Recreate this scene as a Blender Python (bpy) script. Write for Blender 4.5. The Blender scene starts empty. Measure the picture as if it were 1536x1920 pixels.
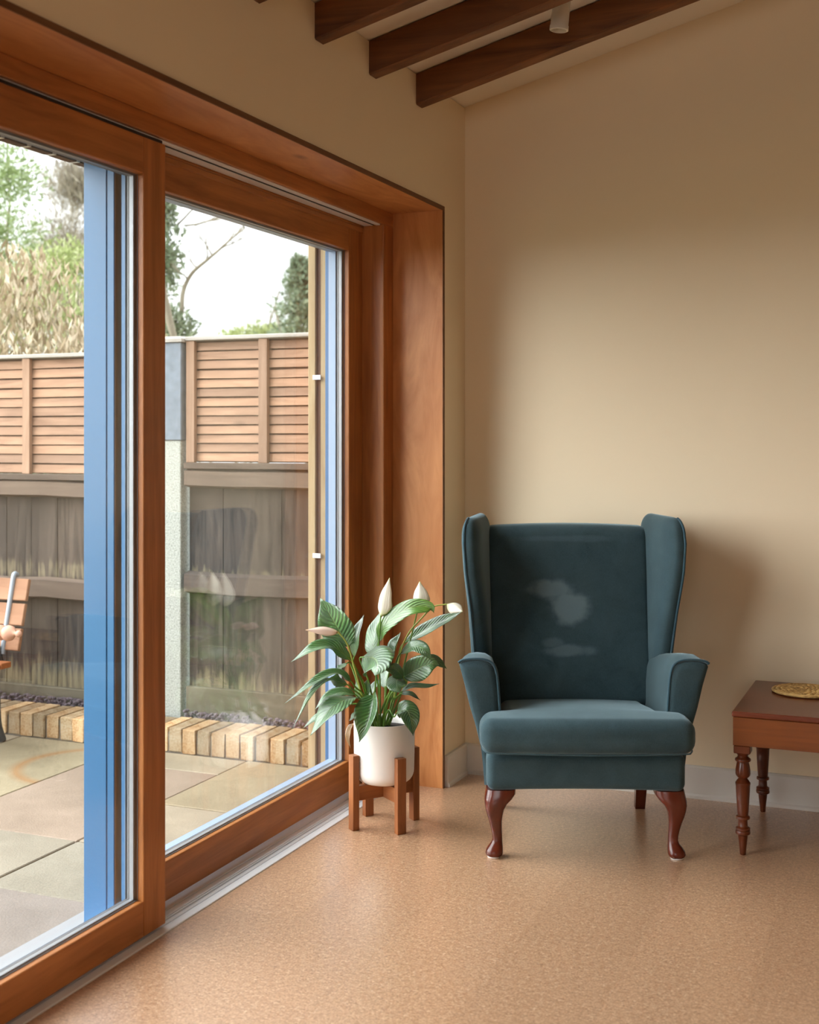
import bpy, bmesh, math, random
from mathutils import Vector, Matrix
import numpy as np

random.seed(7)
rng = np.random.default_rng(11)
scene = bpy.context.scene
COL = scene.collection
PI = math.pi

# ------------------------------------------------------------------ camera
YAW = math.radians(22.66)
cam_data = bpy.data.cameras.new('camera')
cam = bpy.data.objects.new('camera', cam_data)
COL.objects.link(cam)
cam.location = (1.72, -4.69, 1.32)
cam.rotation_euler = (PI / 2, 0, YAW)
cam_data.sensor_fit = 'HORIZONTAL'
cam_data.sensor_width = 36.0
cam_data.lens = 36.0 * 2366.0 / 1536.0
cam_data.shift_y = -138.0 / 1536.0
cam_data.clip_start = 0.05
cam_data.clip_end = 300
cam_data.dof.use_dof = True
cam_data.dof.focus_distance = 4.2
cam_data.dof.aperture_fstop = 4.5
scene.camera = cam

# ------------------------------------------------------------------ sky (overcast: brighter overhead than at the horizon)
world = bpy.data.worlds.new('overcast_sky')
scene.world = world
world.use_nodes = True
wn, wl = world.node_tree.nodes, world.node_tree.links
wn.clear()
w_out = wn.new('ShaderNodeOutputWorld')
w_bg = wn.new('ShaderNodeBackground')
w_tc = wn.new('ShaderNodeTexCoord')
w_sep = wn.new('ShaderNodeSeparateXYZ')
w_map = wn.new('ShaderNodeMapRange')
w_map.inputs['From Min'].default_value = 0.0
w_map.inputs['From Max'].default_value = 1.0
w_map.inputs['To Min'].default_value = 1.0
w_map.inputs['To Max'].default_value = 2.4
SKY = 1.55
w_mul = wn.new('ShaderNodeMath'); w_mul.operation = 'MULTIPLY'; w_mul.inputs[1].default_value = SKY
wl.new(w_tc.outputs['Generated'], w_sep.inputs[0])
wl.new(w_sep.outputs['Z'], w_map.inputs['Value'])
wl.new(w_map.outputs[0], w_mul.inputs[0])
wl.new(w_mul.outputs[0], w_bg.inputs['Strength'])
w_bg.inputs['Color'].default_value = (0.95, 0.97, 1.0, 1)
wl.new(w_bg.outputs[0], w_out.inputs[0])

# the brighter part of the overcast sky, beyond the window
sun_d = bpy.data.lights.new('cloudy_sun', 'SUN')
sun_d.energy = 8.0
sun_d.angle = math.radians(78)
sun_d.color = (0.97, 0.98, 1.0)
sun = bpy.data.objects.new('cloudy_sun', sun_d)
COL.objects.link(sun)
sun.location = (-6, -8, 6)
sun.rotation_euler = Vector((0.78, 0.48, -0.44)).to_track_quat('-Z', 'Y').to_euler()

# added fill lamp behind the camera, in front of the added rear window
fill_d = bpy.data.lights.new('rear_fill_lamp', 'AREA')
fill_d.shape = 'RECTANGLE'; fill_d.size = 2.4; fill_d.size_y = 1.5
fill_d.energy = 22
fill_d.color = (1.0, 0.98, 0.95)
fill = bpy.data.objects.new('rear_fill_lamp', fill_d)
COL.objects.link(fill)
fill.location = (2.2, -9.3, 1.7)
fill.rotation_euler = (PI / 2, 0, 0)   # looks along +y

scene.view_settings.view_transform = 'Standard'
scene.view_settings.look = 'None'
scene.view_settings.gamma = 1.0
scene.view_settings.use_curve_mapping = False
scene.view_settings.exposure = 0.42
cy = scene.cycles
cy.use_denoising = True
cy.max_bounces = 10
cy.diffuse_bounces = 6
cy.transparent_max_bounces = 24
cy.glossy_bounces = 5
cy.sample_clamp_indirect = 6.0
cy.caustics_reflective = False
cy.caustics_refractive = False

# ------------------------------------------------------------------ materials
def lin(c):
    if isinstance(c, str):
        c = tuple(int(c[i:i + 2], 16) / 255 for i in (0, 2, 4))
        c = tuple(v / 12.92 if v <= .04045 else ((v + .055) / 1.055) ** 2.4 for v in c)
    return (c[0], c[1], c[2], 1.0)

class MB_:
    """small node builder"""
    def __init__(s, name):
        s.m = bpy.data.materials.new(name); s.m.use_nodes = True
        s.t = s.m.node_tree; s.n = s.t.nodes; s.l = s.t.links
        s.n.clear()
        s.out = s.n.new('ShaderNodeOutputMaterial')
        s.b = s.n.new('ShaderNodeBsdfPrincipled')
        s.l.new(s.b.outputs[0], s.out.inputs[0])
    def node(s, typ, **kw):
        n = s.n.new(typ)
        for k, v in kw.items():
            setattr(n, k, v)
        return n
    def link(s, a, b): s.l.new(a, b)
    def coord(s, which='Object', scale=(1, 1, 1), rot=(0, 0, 0)):
        tc = s.node('ShaderNodeTexCoord'); mp = s.node('ShaderNodeMapping')
        mp.inputs['Scale'].default_value = scale; mp.inputs['Rotation'].default_value = rot
        s.link(tc.outputs[which], mp.inputs['Vector'])
        return mp.outputs[0]
    def noise(s, vec, scale, detail=4, rough=.55, dist=0.0):
        n = s.node('ShaderNodeTexNoise')
        n.inputs['Scale'].default_value = scale; n.inputs['Detail'].default_value = detail
        n.inputs['Roughness'].default_value = rough; n.inputs['Distortion'].default_value = dist
        s.link(vec, n.inputs['Vector'])
        return n.outputs['Fac']
    def ramp(s, fac, stops):
        r = s.node('ShaderNodeValToRGB')
        e = r.color_ramp.elements
        while len(e) < len(stops): e.new(.5)
        for el, (p, c) in zip(e, stops):
            el.position = p; el.color = lin(c)
        s.link(fac, r.inputs[0])
        return r.outputs[0]
    def math(s, op, a, b=None, clamp=False):
        n = s.node('ShaderNodeMath', operation=op); n.use_clamp = clamp
        for i, v in enumerate((a, b)):
            if v is None: continue
            if isinstance(v, (int, float)): n.inputs[i].default_value = v
            else: s.link(v, n.inputs[i])
        return n.outputs[0]
    def mix(s, fac, a, b, mode='MIX'):
        n = s.node('ShaderNodeMix', data_type='RGBA', blend_type=mode)
        if isinstance(fac, (int, float)): n.inputs[0].default_value = fac
        else: s.link(fac, n.inputs[0])
        for i, v in ((6, a), (7, b)):
            if isinstance(v, (tuple, str)): n.inputs[i].default_value = lin(v)
            else: s.link(v, n.inputs[i])
        return n.outputs[2]
    def bump(s, h, strength=.2, dist=.01):
        n = s.node('ShaderNodeBump'); n.inputs['Strength'].default_value = strength
        n.inputs['Distance'].default_value = dist
        s.link(h, n.inputs['Height']); s.link(n.outputs[0], s.b.inputs['Normal'])
    def set(s, **kw):
        for k, v in kw.items():
            k = k.replace('_', ' ')
            if isinstance(v, (int, float)): s.b.inputs[k].default_value = v
            elif isinstance(v, (str, tuple)): s.b.inputs[k].default_value = lin(v)
            else: s.link(v, s.b.inputs[k])
        return s

def plain(name, c, rough=.5, metal=0.0, spec=.5, noise=None, **kw):
    b = MB_(name)
    if noise:
        v = b.coord()
        col = b.ramp(b.noise(v, noise[0], 5), [(.3, noise[1]), (.7, c)])
        b.set(Base_Color=col)
    else:
        b.set(Base_Color=c)
    b.set(Roughness=rough, Metallic=metal, Specular_IOR_Level=spec, **kw)
    return b.m

def wood(name, dark, light, axis='z', freq=22, rough=.45, wave=0.0, knots=False, tint=False, spec=.4, stretch=14, bump=.08):
    b = MB_(name)
    sc = [stretch, stretch, stretch]; sc['xyz'.index(axis)] = 1.0
    v = b.coord(scale=tuple(c / stretch for c in sc))
    g = b.noise(v, freq, 6, .6, .6 + wave)
    big = b.noise(b.coord(), 3.0, 2)
    f = b.math('ADD', b.math('MULTIPLY', g, .75), b.math('MULTIPLY', big, .25))
    col = b.ramp(f, [(.32, dark), (.66, light)])
    if knots:
        ks = [2.2, 2.2, 2.2]; ks['xyz'.index(axis)] = 1.1
        vo = b.node('ShaderNodeTexVoronoi'); vo.inputs['Scale'].default_value = 2.2
        b.link(b.coord(scale=tuple(ks)), vo.inputs['Vector'])
        kf = b.math('SUBTRACT', 1.0, b.math('MULTIPLY', vo.outputs['Distance'], 9.0, True), True)
        kd = tuple(.35 * c for c in lin(dark)[:3])
        col = b.mix(b.math('MULTIPLY', kf, .8), col, kd)
    if tint:
        oi = b.node('ShaderNodeObjectInfo')
        tv = b.ramp(oi.outputs['Random'], [(0.0, (.72, .72, .74)), (1.0, (1.12, 1.08, 1.04))])
        col = b.mix(1.0, col, tv, 'MULTIPLY')
    b.set(Base_Color=col, Roughness=rough, Specular_IOR_Level=spec)
    b.bump(g, bump, .004)
    return b.m

M = {}
def wall_paint(name, c):
    b = MB_(name)
    n = b.noise(b.coord(), 220, 3)
    n2 = b.noise(b.coord(), 2.5, 2)
    b.set(Base_Color=b.mix(b.math('MULTIPLY', n2, .12), c, tuple(.9 * x for x in lin(c)[:3])), Roughness=.75, Specular_IOR_Level=.25)
    b.bump(n, .06, .002)
    return b.m
M['wall'] = wall_paint('cream_wall_paint', 'EDDCBE')
M['ceiling'] = wall_paint('ceiling_paint', 'EBE2D2')
M['skirting'] = plain('skirting_paint', 'DDD9D2', .4)
M['sash'] = wood('oiled_larch_upright', '8E5428', 'C07C42', 'z', 30, .42)
M['sash_y'] = wood('oiled_larch_level', '8E5428', 'C07C42', 'y', 30, .42)
M['ply'] = wood('stained_plywood_upright', 'B06C38', 'D4935A', 'z', 9, .42, 1.6, knots=True, stretch=5)
M['ply_y'] = wood('stained_plywood_level', 'B06C38', 'D4935A', 'y', 9, .42, 1.6, knots=True, stretch=5)
M['ply_edge'] = wood('plywood_edge', '5B3A20', '7C5230', 'y', 20, .6)
M['beam'] = wood('dark_beam_wood', '472610', '84522A', 'x', 14, .55, .8, knots=True)
M['alu'] = plain('silver_aluminium', 'F0F3F6', .28, .05)
M['alu_dark'] = plain('dark_groove', '2A2A2C', .5)
M['spacer'] = plain('grey_spacer_bar', '979B9F', .4, .2)
M['edge_seal'] = plain('grey_edge_seal', '808386', .5)
M['slot_shade'] = plain('slot_shade_black', '232427', .6)  # shade of the track slot and head gap, put in as black
M['blue'] = plain('blue_coated_aluminium', '27608A', .38, 0, .5)
M['blue_pale'] = plain('pale_blue_bead', '93A8C2', .35)
M['white_plastic'] = plain('white_plastic', 'E8E8E6', .4)

def glass_mat():
    b = MB_('window_glass')
    b.n.remove(b.b)
    geo = b.node('ShaderNodeNewGeometry')
    dot = b.node('ShaderNodeVectorMath', operation='DOT_PRODUCT')
    b.link(geo.outputs['Incoming'], dot.inputs[0]); b.link(geo.outputs['Normal'], dot.inputs[1])
    c = b.math('ABSOLUTE', dot.outputs['Value'])
    om = b.math('POWER', b.math('SUBTRACT', 1.0, c, True), 5.0)
    fr = b.math('ADD', b.math('MULTIPLY', om, .96), .04)
    tr = b.node('ShaderNodeBsdfTransparent'); tr.inputs[0].default_value = (.985, .992, .988, 1)
    gl = b.node('ShaderNodeBsdfGlossy'); gl.inputs['Roughness'].default_value = 0.0
    mx = b.node('ShaderNodeMixShader')
    b.link(fr, mx.inputs[0]); b.link(tr.outputs[0], mx.inputs[1]); b.link(gl.outputs[0], mx.inputs[2])
    b.link(mx.outputs[0], b.out.inputs[0])
    return b.m
M['glass'] = glass_mat()

def cork_mat():
    b = MB_('cork')
    v = b.coord('Object')
    fine = b.noise(v, 170, 3, .75)
    mid = b.noise(v, 70, 3, .6)
    f = b.math('ADD', b.math('MULTIPLY', fine, .65), b.math('MULTIPLY', mid, .35))
    col = b.ramp(f, [(.30, '664832'), (.44, 'AE8462'), (.55, 'CAA27E'), (.70, 'F2D8B8')])
    oi = b.node('ShaderNodeObjectInfo')
    col = b.mix(1.0, col, b.ramp(oi.outputs['Random'], [(0, (.93, .92, .91)), (1, (1.04, 1.04, 1.04))]), 'MULTIPLY')
    b.set(Base_Color=col, Roughness=.40, Specular_IOR_Level=.5, Coat_Weight=1.0, Coat_Roughness=.28, Coat_IOR=1.8)
    b.bump(fine, .05, .002)
    return b.m
M['cork'] = cork_mat()

def velvet(name, worn=False):
    b = MB_(name)
    v = b.coord()
    n = b.noise(v, 9, 4, .6, .4)
    fine = b.noise(b.coord(scale=(1, 1, .45)), 420, 2)
    f = b.math('ADD', b.math('MULTIPLY', n, .6), b.math('MULTIPLY', fine, .4))
    col = b.ramp(f, [(.3, '2B3E44'), (.7, '3F5359')])
    if worn:
        geo = b.node('ShaderNodeTexCoord')
        sp = b.node('ShaderNodeSeparateXYZ'); b.link(geo.outputs['Object'], sp.inputs[0])
        wob = b.math('MULTIPLY', b.math('SUBTRACT', b.noise(v, 13, 4), .5), 1.5)
        tot = None
        for cx, cz, rx, rz, s in ((-.062, .785, .085, .034, .8), (-.005, .725, .075, .055, .9), (-.03, .765, .06, .05, .6), (.0, .575, .085, .022, .55), (-.06, .60, .04, .02, .35), (0, .96, .16, .012, .18)):
            dx = b.math('DIVIDE', b.math('SUBTRACT', sp.outputs['X'], cx), rx)
            dz = b.math('DIVIDE', b.math('SUBTRACT', sp.outputs['Z'], cz), rz)
            d = b.math('SQRT', b.math('ADD', b.math('MULTIPLY', dx, dx), b.math('MULTIPLY', dz, dz)))
            m = b.node('ShaderNodeMapRange', interpolation_type='SMOOTHSTEP')
            m.inputs['From Min'].default_value = 1.25; m.inputs['From Max'].default_value = .55
            m.inputs['To Min'].default_value = 0; m.inputs['To Max'].default_value = s
            b.link(b.math('ADD', d, wob), m.inputs['Value'])
            tot = m.outputs[0] if tot is None else b.math('MAXIMUM', tot, m.outputs[0])
        col = b.mix(b.math('MULTIPLY', tot, .55), col, '7F949B')
    b.set(Base_Color=col, Roughness=.85, Specular_IOR_Level=.15, Sheen_Weight=.55, Sheen_Roughness=.4)
    b.b.inputs['Sheen Tint'].default_value = lin('B9D3DC')
    b.bump(fine, .12, .002)
    return b.m
M['velvet'] = velvet('teal_velvet')
M['velvet_worn'] = velvet('worn_teal_velvet', True)
M['piping'] = plain('dark_teal_piping', '2E4A55', .8, 0, .2, Sheen_Weight=.3)
M['mahogany'] = wood('polished_mahogany', '3A1009', '6B2A17', 'z', 12, .22, .5, spec=.6)
M['table_side'] = wood('amber_mahogany', '5A2C10', '80461C', 'x', 14, .3, .6)
M['table_top'] = wood('red_mahogany_top', '4A1E10', '6F3520', 'x', 14, .25, .6)
M['table_leg'] = wood('turned_mahogany', '471D0C', '72381B', 'z', 14, .28, .5)
M['acacia'] = wood('acacia_wood', '6E3D1F', 'A96A3C', 'z', 26, .5)
M['acacia_x'] = wood('acacia_wood_bar', '6E3D1F', 'A96A3C', 'x', 26, .5)
M['ceramic'] = plain('matte_white_ceramic', 'EDE8E2', .45)
M['soil'] = plain('dark_potting_soil', '2A1D14', .95, noise=(90, '140D08'))
M['raffia'] = wood('woven_raffia', '6A4820', 'D9B26E', 'x', 60, .7, stretch=2, bump=.5)
M['spot'] = plain('white_spotlight_paint', 'D8D2C6', .45)

def leaf_mat(name, dark, light, vein, old=False):
    b = MB_(name)
    tc = b.node('ShaderNodeTexCoord')
    sp = b.node('ShaderNodeSeparateXYZ'); b.link(tc.outputs['UV'], sp.inputs[0])
    av = b.math('ABSOLUTE', b.math('SUBTRACT', b.math('MULTIPLY', sp.outputs['Y'], 2), 1))
    ph = b.math('SUBTRACT', b.math('MULTIPLY', sp.outputs['X'], 80), b.math('MULTIPLY', av, 20))
    wob = b.math('MULTIPLY', b.noise(b.coord(), 60, 2), 3.0)
    s = b.math('SINE', b.math('ADD', ph, wob))
    s01 = b.math('ADD', b.math('MULTIPLY', s, .5), .5)
    n = b.noise(b.coord(), 18, 3)
    col = b.mix(b.math('MULTIPLY', b.math('POWER', s01, 3.0), .65), b.ramp(n, [(.3, dark), (.7, light)]), dark)
    mid = b.math('SUBTRACT', 1.0, b.math('MULTIPLY', av, 16, True), True)
    col = b.mix(b.math('MULTIPLY', mid, .8), col, vein)
    b.set(Base_Color=col, Roughness=.38, Specular_IOR_Level=.9, Sheen_Weight=.25, Sheen_Roughness=.4, Coat_Weight=1.0, Coat_IOR=1.9, Coat_Roughness=.32)
    hh = b.math('ADD', s01, b.math('MULTIPLY', mid, -1.5))
    b.bump(hh, .8, .004)
    tr = b.node('ShaderNodeBsdfTranslucent'); b.link(b.mix(.5, col, '9CC83A'), tr.inputs[0])
    mx = b.node('ShaderNodeMixShader'); mx.inputs[0].default_value = .28
    b.link(b.b.outputs[0], mx.inputs[1]); b.link(tr.outputs[0], mx.inputs[2])
    b.link(mx.outputs[0], b.out.inputs[0])
    return b.m
M['leaf'] = leaf_mat('peace_lily_leaf', '235A22', '66A24E', 'A8CC80')
M['leaf_backlit'] = leaf_mat('backlit_peace_lily_leaf', '4F8F1E', '78B02E', 'B6D66A')  # brighter green: light through the blade is put into the colour
M['leaf_old'] = leaf_mat('withered_leaf', '9A6A20', 'C08A34', 'A87A3A')
M['stalk'] = plain('green_stalk', '4E7A2C', .4, noise=(30, '7A9A3A'))
M['stalk_pale'] = plain('pale_yellow_stalk', 'B9B45A', .4, noise=(20, '8FA044'))
def spathe_mat(name, c, c2):
    b = MB_(name)
    tc = b.node('ShaderNodeTexCoord'); sp = b.node('ShaderNodeSeparateXYZ'); b.link(tc.outputs['UV'], sp.inputs[0])
    col = b.ramp(sp.outputs['X'], [(0.0, c2), (.25, c), (.85, c), (1.0, c2)])
    b.set(Base_Color=col, Roughness=.5)
    s = b.math('SINE', b.math('MULTIPLY', sp.outputs['Y'], 60))
    b.bump(s, .15, .001)
    tr = b.node('ShaderNodeBsdfTranslucent'); tr.inputs[0].default_value = lin(c)
    mx = b.node('ShaderNodeMixShader'); mx.inputs[0].default_value = .3
    b.link(b.b.outputs[0], mx.inputs[1]); b.link(tr.outputs[0], mx.inputs[2]); b.link(mx.outputs[0], b.out.inputs[0])
    return b.m
M['spathe'] = spathe_mat('white_spathe', 'F6F3E4', 'CFD89A')
M['spathe_pink'] = spathe_mat('fading_pink_spathe', 'EFD6C6', 'D8B48A')
M['spadix'] = plain('cream_spadix', 'D9CF9A', .7)

# outdoors
def tinted(name, stops, scale, rough=.85, fine=90, var=((.8, .8, .8), (1.15, 1.12, 1.08)), bump=.4, stain=None):
    b = MB_(name)
    v = b.coord()
    n = b.noise(v, scale, 5, .6, .4); f2 = b.noise(v, fine, 3, .7)
    col = b.ramp(b.math('ADD', b.math('MULTIPLY', n, .5), b.math('MULTIPLY', f2, .5)), stops)
    if stain:
        col = b.mix(b.math('MULTIPLY', b.noise(v, stain[0], 4), stain[2], True), col, stain[1])
    oi = b.node('ShaderNodeObjectInfo')
    col = b.mix(1.0, col, b.ramp(oi.outputs['Random'], [(0, var[0]), (1, var[1])]), 'MULTIPLY')
    col = b.mix(1.0, col, oi.outputs['Color'], 'MULTIPLY')
    b.set(Base_Color=col, Roughness=rough, Specular_IOR_Level=.3)
    b.bump(f2, bump, .004)
    return b.m
M['slab'] = tinted('sandstone_paving', [(.3, '6A665E'), (.5, '8A867C'), (.7, 'A29E96')], 3.0, .7, 160, ((.9, .9, .9), (1.06, 1.05, 1.03)))
def slab_ring():
    m = M['slab'].copy(); m.name = 'sandstone_paving_with_ring_stain'
    nt = m.node_tree; b = next(n for n in nt.nodes if n.type == 'BSDF_PRINCIPLED')
    src = b.inputs['Base Color'].links[0].from_socket
    tc = nt.nodes.new('ShaderNodeTexCoord'); sb = nt.nodes.new('ShaderNodeVectorMath'); sb.operation = 'SUBTRACT'
    sb.inputs[1].default_value = (.62, .50, 0)
    ln = nt.nodes.new('ShaderNodeVectorMath'); ln.operation = 'LENGTH'
    mu = nt.nodes.new('ShaderNodeVectorMath'); mu.operation = 'MULTIPLY'; mu.inputs[1].default_value = (1, 1, 0)
    nt.links.new(tc.outputs['Object'], sb.inputs[0]); nt.links.new(sb.outputs[0], mu.inputs[0]); nt.links.new(mu.outputs[0], ln.inputs[0])
    r = nt.nodes.new('ShaderNodeValToRGB'); e = r.color_ramp.elements
    e[0].position = .25; e[0].color = (0, 0, 0, 1); e[1].position = .34; e[1].color = (0, 0, 0, 1)
    for p, v in ((.295, .75), (.31, .35)):
        q = e.new(p); q.color = (v, v, v, 1)
    nt.links.new(ln.outputs['Value'], r.inputs[0])
    mx = nt.nodes.new('ShaderNodeMix'); mx.data_type = 'RGBA'
    nt.links.new(r.outputs[0], mx.inputs[0]); nt.links.new(src, mx.inputs[6]); mx.inputs[7].default_value = lin('8A6238')
    nt.links.new(mx.outputs[2], b.inputs['Base Color'])
    return m
M['slab_ring'] = slab_ring()
M['joint'] = plain('paving_joint_mortar', '6E675B', .95)
M['kerb'] = tinted('yellow_stock_brick', [(.28, '7A5638'), (.42, 'A8865E'), (.55, 'C4AC8A'), (.72, 'CFC2AA')], 12, .9, 120, ((.72, .74, .76), (1.1, 1.06, 1.0)))
M['lintel_brick'] = tinted('brown_brick', [(.3, '45301F'), (.7, '6E4E38')], 14, var=((.8, .8, .8), (1.05, 1.0, 1.0)))
M['mortar'] = plain('pale_mortar', 'F2E6D0', .95)
M['slat'] = wood('dip_treated_softwood', '826450', 'AE8C73', 'x', 26, .8, .5, knots=True, tint=True, stretch=10)
M['batten'] = wood('dip_treated_batten', '80634E', 'A88A74', 'z', 26, .8, .5, tint=True)
M['cap'] = wood('weathered_capping', '8A847C', 'B2AEA8', 'x', 30, .8)
M['old_board'] = wood('old_brown_fence_board', '211B17', '544A42', 'z', 22, .9, .9, tint=True, stretch=12, bump=.3)
def worn_boards():
    m = M['old_board']; nt = m.node_tree; b = next(n for n in nt.nodes if n.type == 'BSDF_PRINCIPLED')
    src = b.inputs['Base Color'].links[0].from_socket
    tc = nt.nodes.new('ShaderNodeTexCoord'); sp = nt.nodes.new('ShaderNodeSeparateXYZ'); nt.links.new(tc.outputs['Object'], sp.inputs[0])
    mp = nt.nodes.new('ShaderNodeMapping'); mp.inputs['Scale'].default_value = (1, 1, .12); nt.links.new(tc.outputs['Object'], mp.inputs[0])
    nz = nt.nodes.new('ShaderNodeTexNoise'); nz.inputs['Scale'].default_value = 55; nz.inputs['Detail'].default_value = 4; nt.links.new(mp.outputs[0], nz.inputs[0])
    r = nt.nodes.new('ShaderNodeValToRGB'); e = r.color_ramp.elements
    e[0].position = .16; e[0].color = (.55, .55, .55, 1); e[1].position = 1; e[1].color = (0, 0, 0, 1)
    for p, v in ((.34, .0), (.55, .02), (.66, .45), (.70, .42), (.78, .0)):
        q = e.new(p); q.color = (v, v, v, 1)
    nt.links.new(sp.outputs['Z'], r.inputs[0])
    ad = nt.nodes.new('ShaderNodeMath'); ad.operation = 'ADD'; nt.links.new(nz.outputs['Fac'], ad.inputs[0]); nt.links.new(r.outputs[0], ad.inputs[1])
    mr = nt.nodes.new('ShaderNodeMapRange'); mr.inputs['From Min'].default_value = .82; mr.inputs['From Max'].default_value = 1.12; mr.inputs['To Max'].default_value = .6
    nt.links.new(ad.outputs[0], mr.inputs['Value'])
    mx = nt.nodes.new('ShaderNodeMix'); mx.data_type = 'RGBA'
    nt.links.new(mr.outputs[0], mx.inputs[0]); nt.links.new(src, mx.inputs[6]); mx.inputs[7].default_value = lin('94896A')
    nt.links.new(mx.outputs[2], b.inputs['Base Color'])
worn_boards()
M['old_rail'] = wood('old_brown_fence_rail', '463B34', '685B50', 'x', 14, .9, .7, tint=True, stretch=12, bump=.3)
M['gravelboard'] = wood('mossy_gravel_board', '4A4434', '756C5C', 'x', 10, .9, .7, stretch=8, bump=.3)
def concrete():
    b = MB_('rough_pale_concrete'); v = b.coord()
    n = b.noise(v, 140, 4, .7)
    b.set(Base_Color=b.ramp(n, [(.3, '70736C'), (.5, 'A8ABA3'), (.7, 'BCBFB8')]), Roughness=.95)
    b.bump(n, .8, .006)
    return b.m
M['concrete'] = concrete()
M['grey_post'] = plain('slate_grey_post', '717C88', .7, noise=(30, '5E6873'))
M['gravel'] = tinted('dark_purple_gravel', [(.3, '3A3036'), (.7, '857880')], 40)
M['larch'] = wood('pale_larch_cladding', '8E7654', 'B5A07C', 'z', 20, .75, .6, knots=True, stretch=10)
M['gap_shade'] = wood('gap_shade_board', '5A463A', '6F584A', 'z', 20, .8)  # darkened wood, the shade of narrow gaps put into its colour
M['iron'] = plain('weathered_black_iron', '4A5258', .55, .3, noise=(20, '2A2E31'))
M['steel_strap'] = plain('blue_grey_steel', '8C97A2', .5, .4)
M['bench_wood'] = wood('bench_hardwood', '7A5236', 'A2775A', 'x', 24, .7, .4)
M['bench_seat'] = wood('reddish_bench_seat', '7A4420', 'A9683A', 'x', 24, .7, .4)
M['knob_wood'] = wood('pinkish_turned_wood', 'C08C74', 'E0B49C', 'x', 24, .6)
def foliage_mat(name, stops):
    b = MB_(name)
    at = b.node('ShaderNodeAttribute'); at.attribute_name = 'tone'
    col = b.ramp(at.outputs['Fac'], stops)
    b.set(Base_Color=col, Roughness=.7, Specular_IOR_Level=.3)
    tr = b.node('ShaderNodeBsdfTranslucent'); b.link(col, tr.inputs[0])
    mx = b.node('ShaderNodeMixShader'); mx.inputs[0].default_value = .35
    b.link(b.b.outputs[0], mx.inputs[1]); b.link(tr.outputs[0], mx.inputs[2]); b.link(mx.outputs[0], b.out.inputs[0])
    return b.m
M['dry_leaf'] = foliage_mat('dry_tan_hedge_leaf', [(0, '6E5F46'), (.5, 'AE9C80'), (.8, 'D6C8B4'), (1, '7C7A4C')])
M['green_leaf'] = foliage_mat('evergreen_leaf', [(0, '5C7044'), (.5, '849860'), (1, 'AEBC90')])
M['olive_leaf'] = foliage_mat('olive_shrub_leaf', [(0, '6E7A48'), (.5, '9CA86C'), (1, 'C2C89A')])
M['conifer_leaf'] = foliage_mat('conifer_leaf', [(0, '4E5E48'), (.5, '7A8A70'), (1, '9EAA90')])
M['twig'] = foliage_mat('bare_twig', [(0, '6A6358'), (.5, '958C7C'), (1, 'B8AF9E')])
M['bark'] = plain('grey_brown_bark', '8A8070', .9, noise=(20, '6A6256'))
M['lawn'] = plain('rough_grass_ground', '7C8458', .95, noise=(4, '5E6A44'))
M['render_out'] = plain('outer_wall_brick', '7A5A44', .9)

# ------------------------------------------------------------------ geometry helpers
def link_mesh(name, me, mat, parent=None, loc=None, rz=0.0):
    o = bpy.data.objects.new(name, me)
    COL.objects.link(o)
    if mat is not None: me.materials.append(mat)
    if parent is not None: o.parent = parent
    if loc: o.location = loc
    if rz: o.rotation_euler.z = rz
    return o

def finish(name, bm, mat, parent=None, smooth=False, loc=None, rz=0.0, angle=None):
    bmesh.ops.recalc_face_normals(bm, faces=bm.faces[:])
    me = bpy.data.meshes.new(name)
    bm.to_mesh(me); bm.free()
    if smooth:
        for p in me.polygons: p.use_smooth = True
        if angle is not None:
            me.set_sharp_from_angle(angle=math.radians(angle))
    return link_mesh(name, me, mat, parent, loc, rz)

def add_box(bm, x0, x1, y0, y1, z0, z1, bevel=0.0, seg=1):
    r = bmesh.ops.create_cube(bm, size=1.0)
    vs = r['verts']
    for v in vs:
        v.co = Vector((x0 + (v.co.x + .5) * (x1 - x0), y0 + (v.co.y + .5) * (y1 - y0), z0 + (v.co.z + .5) * (z1 - z0)))
    if bevel > 0:
        es = list({e for v in vs for e in v.link_edges})
        bmesh.ops.bevel(bm, geom=es, offset=bevel, segments=seg, profile=.5, affect='EDGES')
    return bm

def box(name, b, mat, parent=None, bevel=0.0015, seg=1, **kw):
    bm = bmesh.new(); add_box(bm, *b, bevel=bevel, seg=seg)
    return finish(name, bm, mat, parent, **kw)

def add_loft(bm, rings, cap0=True, cap1=True, closed=True):
    vr = [[bm.verts.new(p) for p in ring] for ring in rings]
    n = len(rings[0])
    for a, b in zip(vr[:-1], vr[1:]):
        for i in range(n if closed else n - 1):
            j = (i + 1) % n
            bm.faces.new((a[i], a[j], b[j], b[i]))
    if closed and cap0: bm.faces.new(vr[0][::-1])
    if closed and cap1: bm.faces.new(vr[-1])
    return vr

def loft(name, rings, mat, parent=None, smooth=True, angle=50, **kw):
    bm = bmesh.new(); add_loft(bm, rings, **{k: kw.pop(k) for k in ('cap0', 'cap1', 'closed') if k in kw})
    return finish(name, bm, mat, parent, smooth, angle=angle, **kw)

def add_lathe(bm, prof, n=28, c=(0, 0, 0)):
    rings = [[(c[0] + r * math.cos(2 * PI * i / n), c[1] + r * math.sin(2 * PI * i / n), c[2] + z) for i in range(n)] for r, z in prof]
    add_loft(bm, rings)

def lathe(name, prof, mat, parent=None, n=28, c=(0, 0, 0), angle=40, **kw):
    bm = bmesh.new(); add_lathe(bm, prof, n, c)
    return finish(name, bm, mat, parent, True, angle=angle, **kw)

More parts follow.
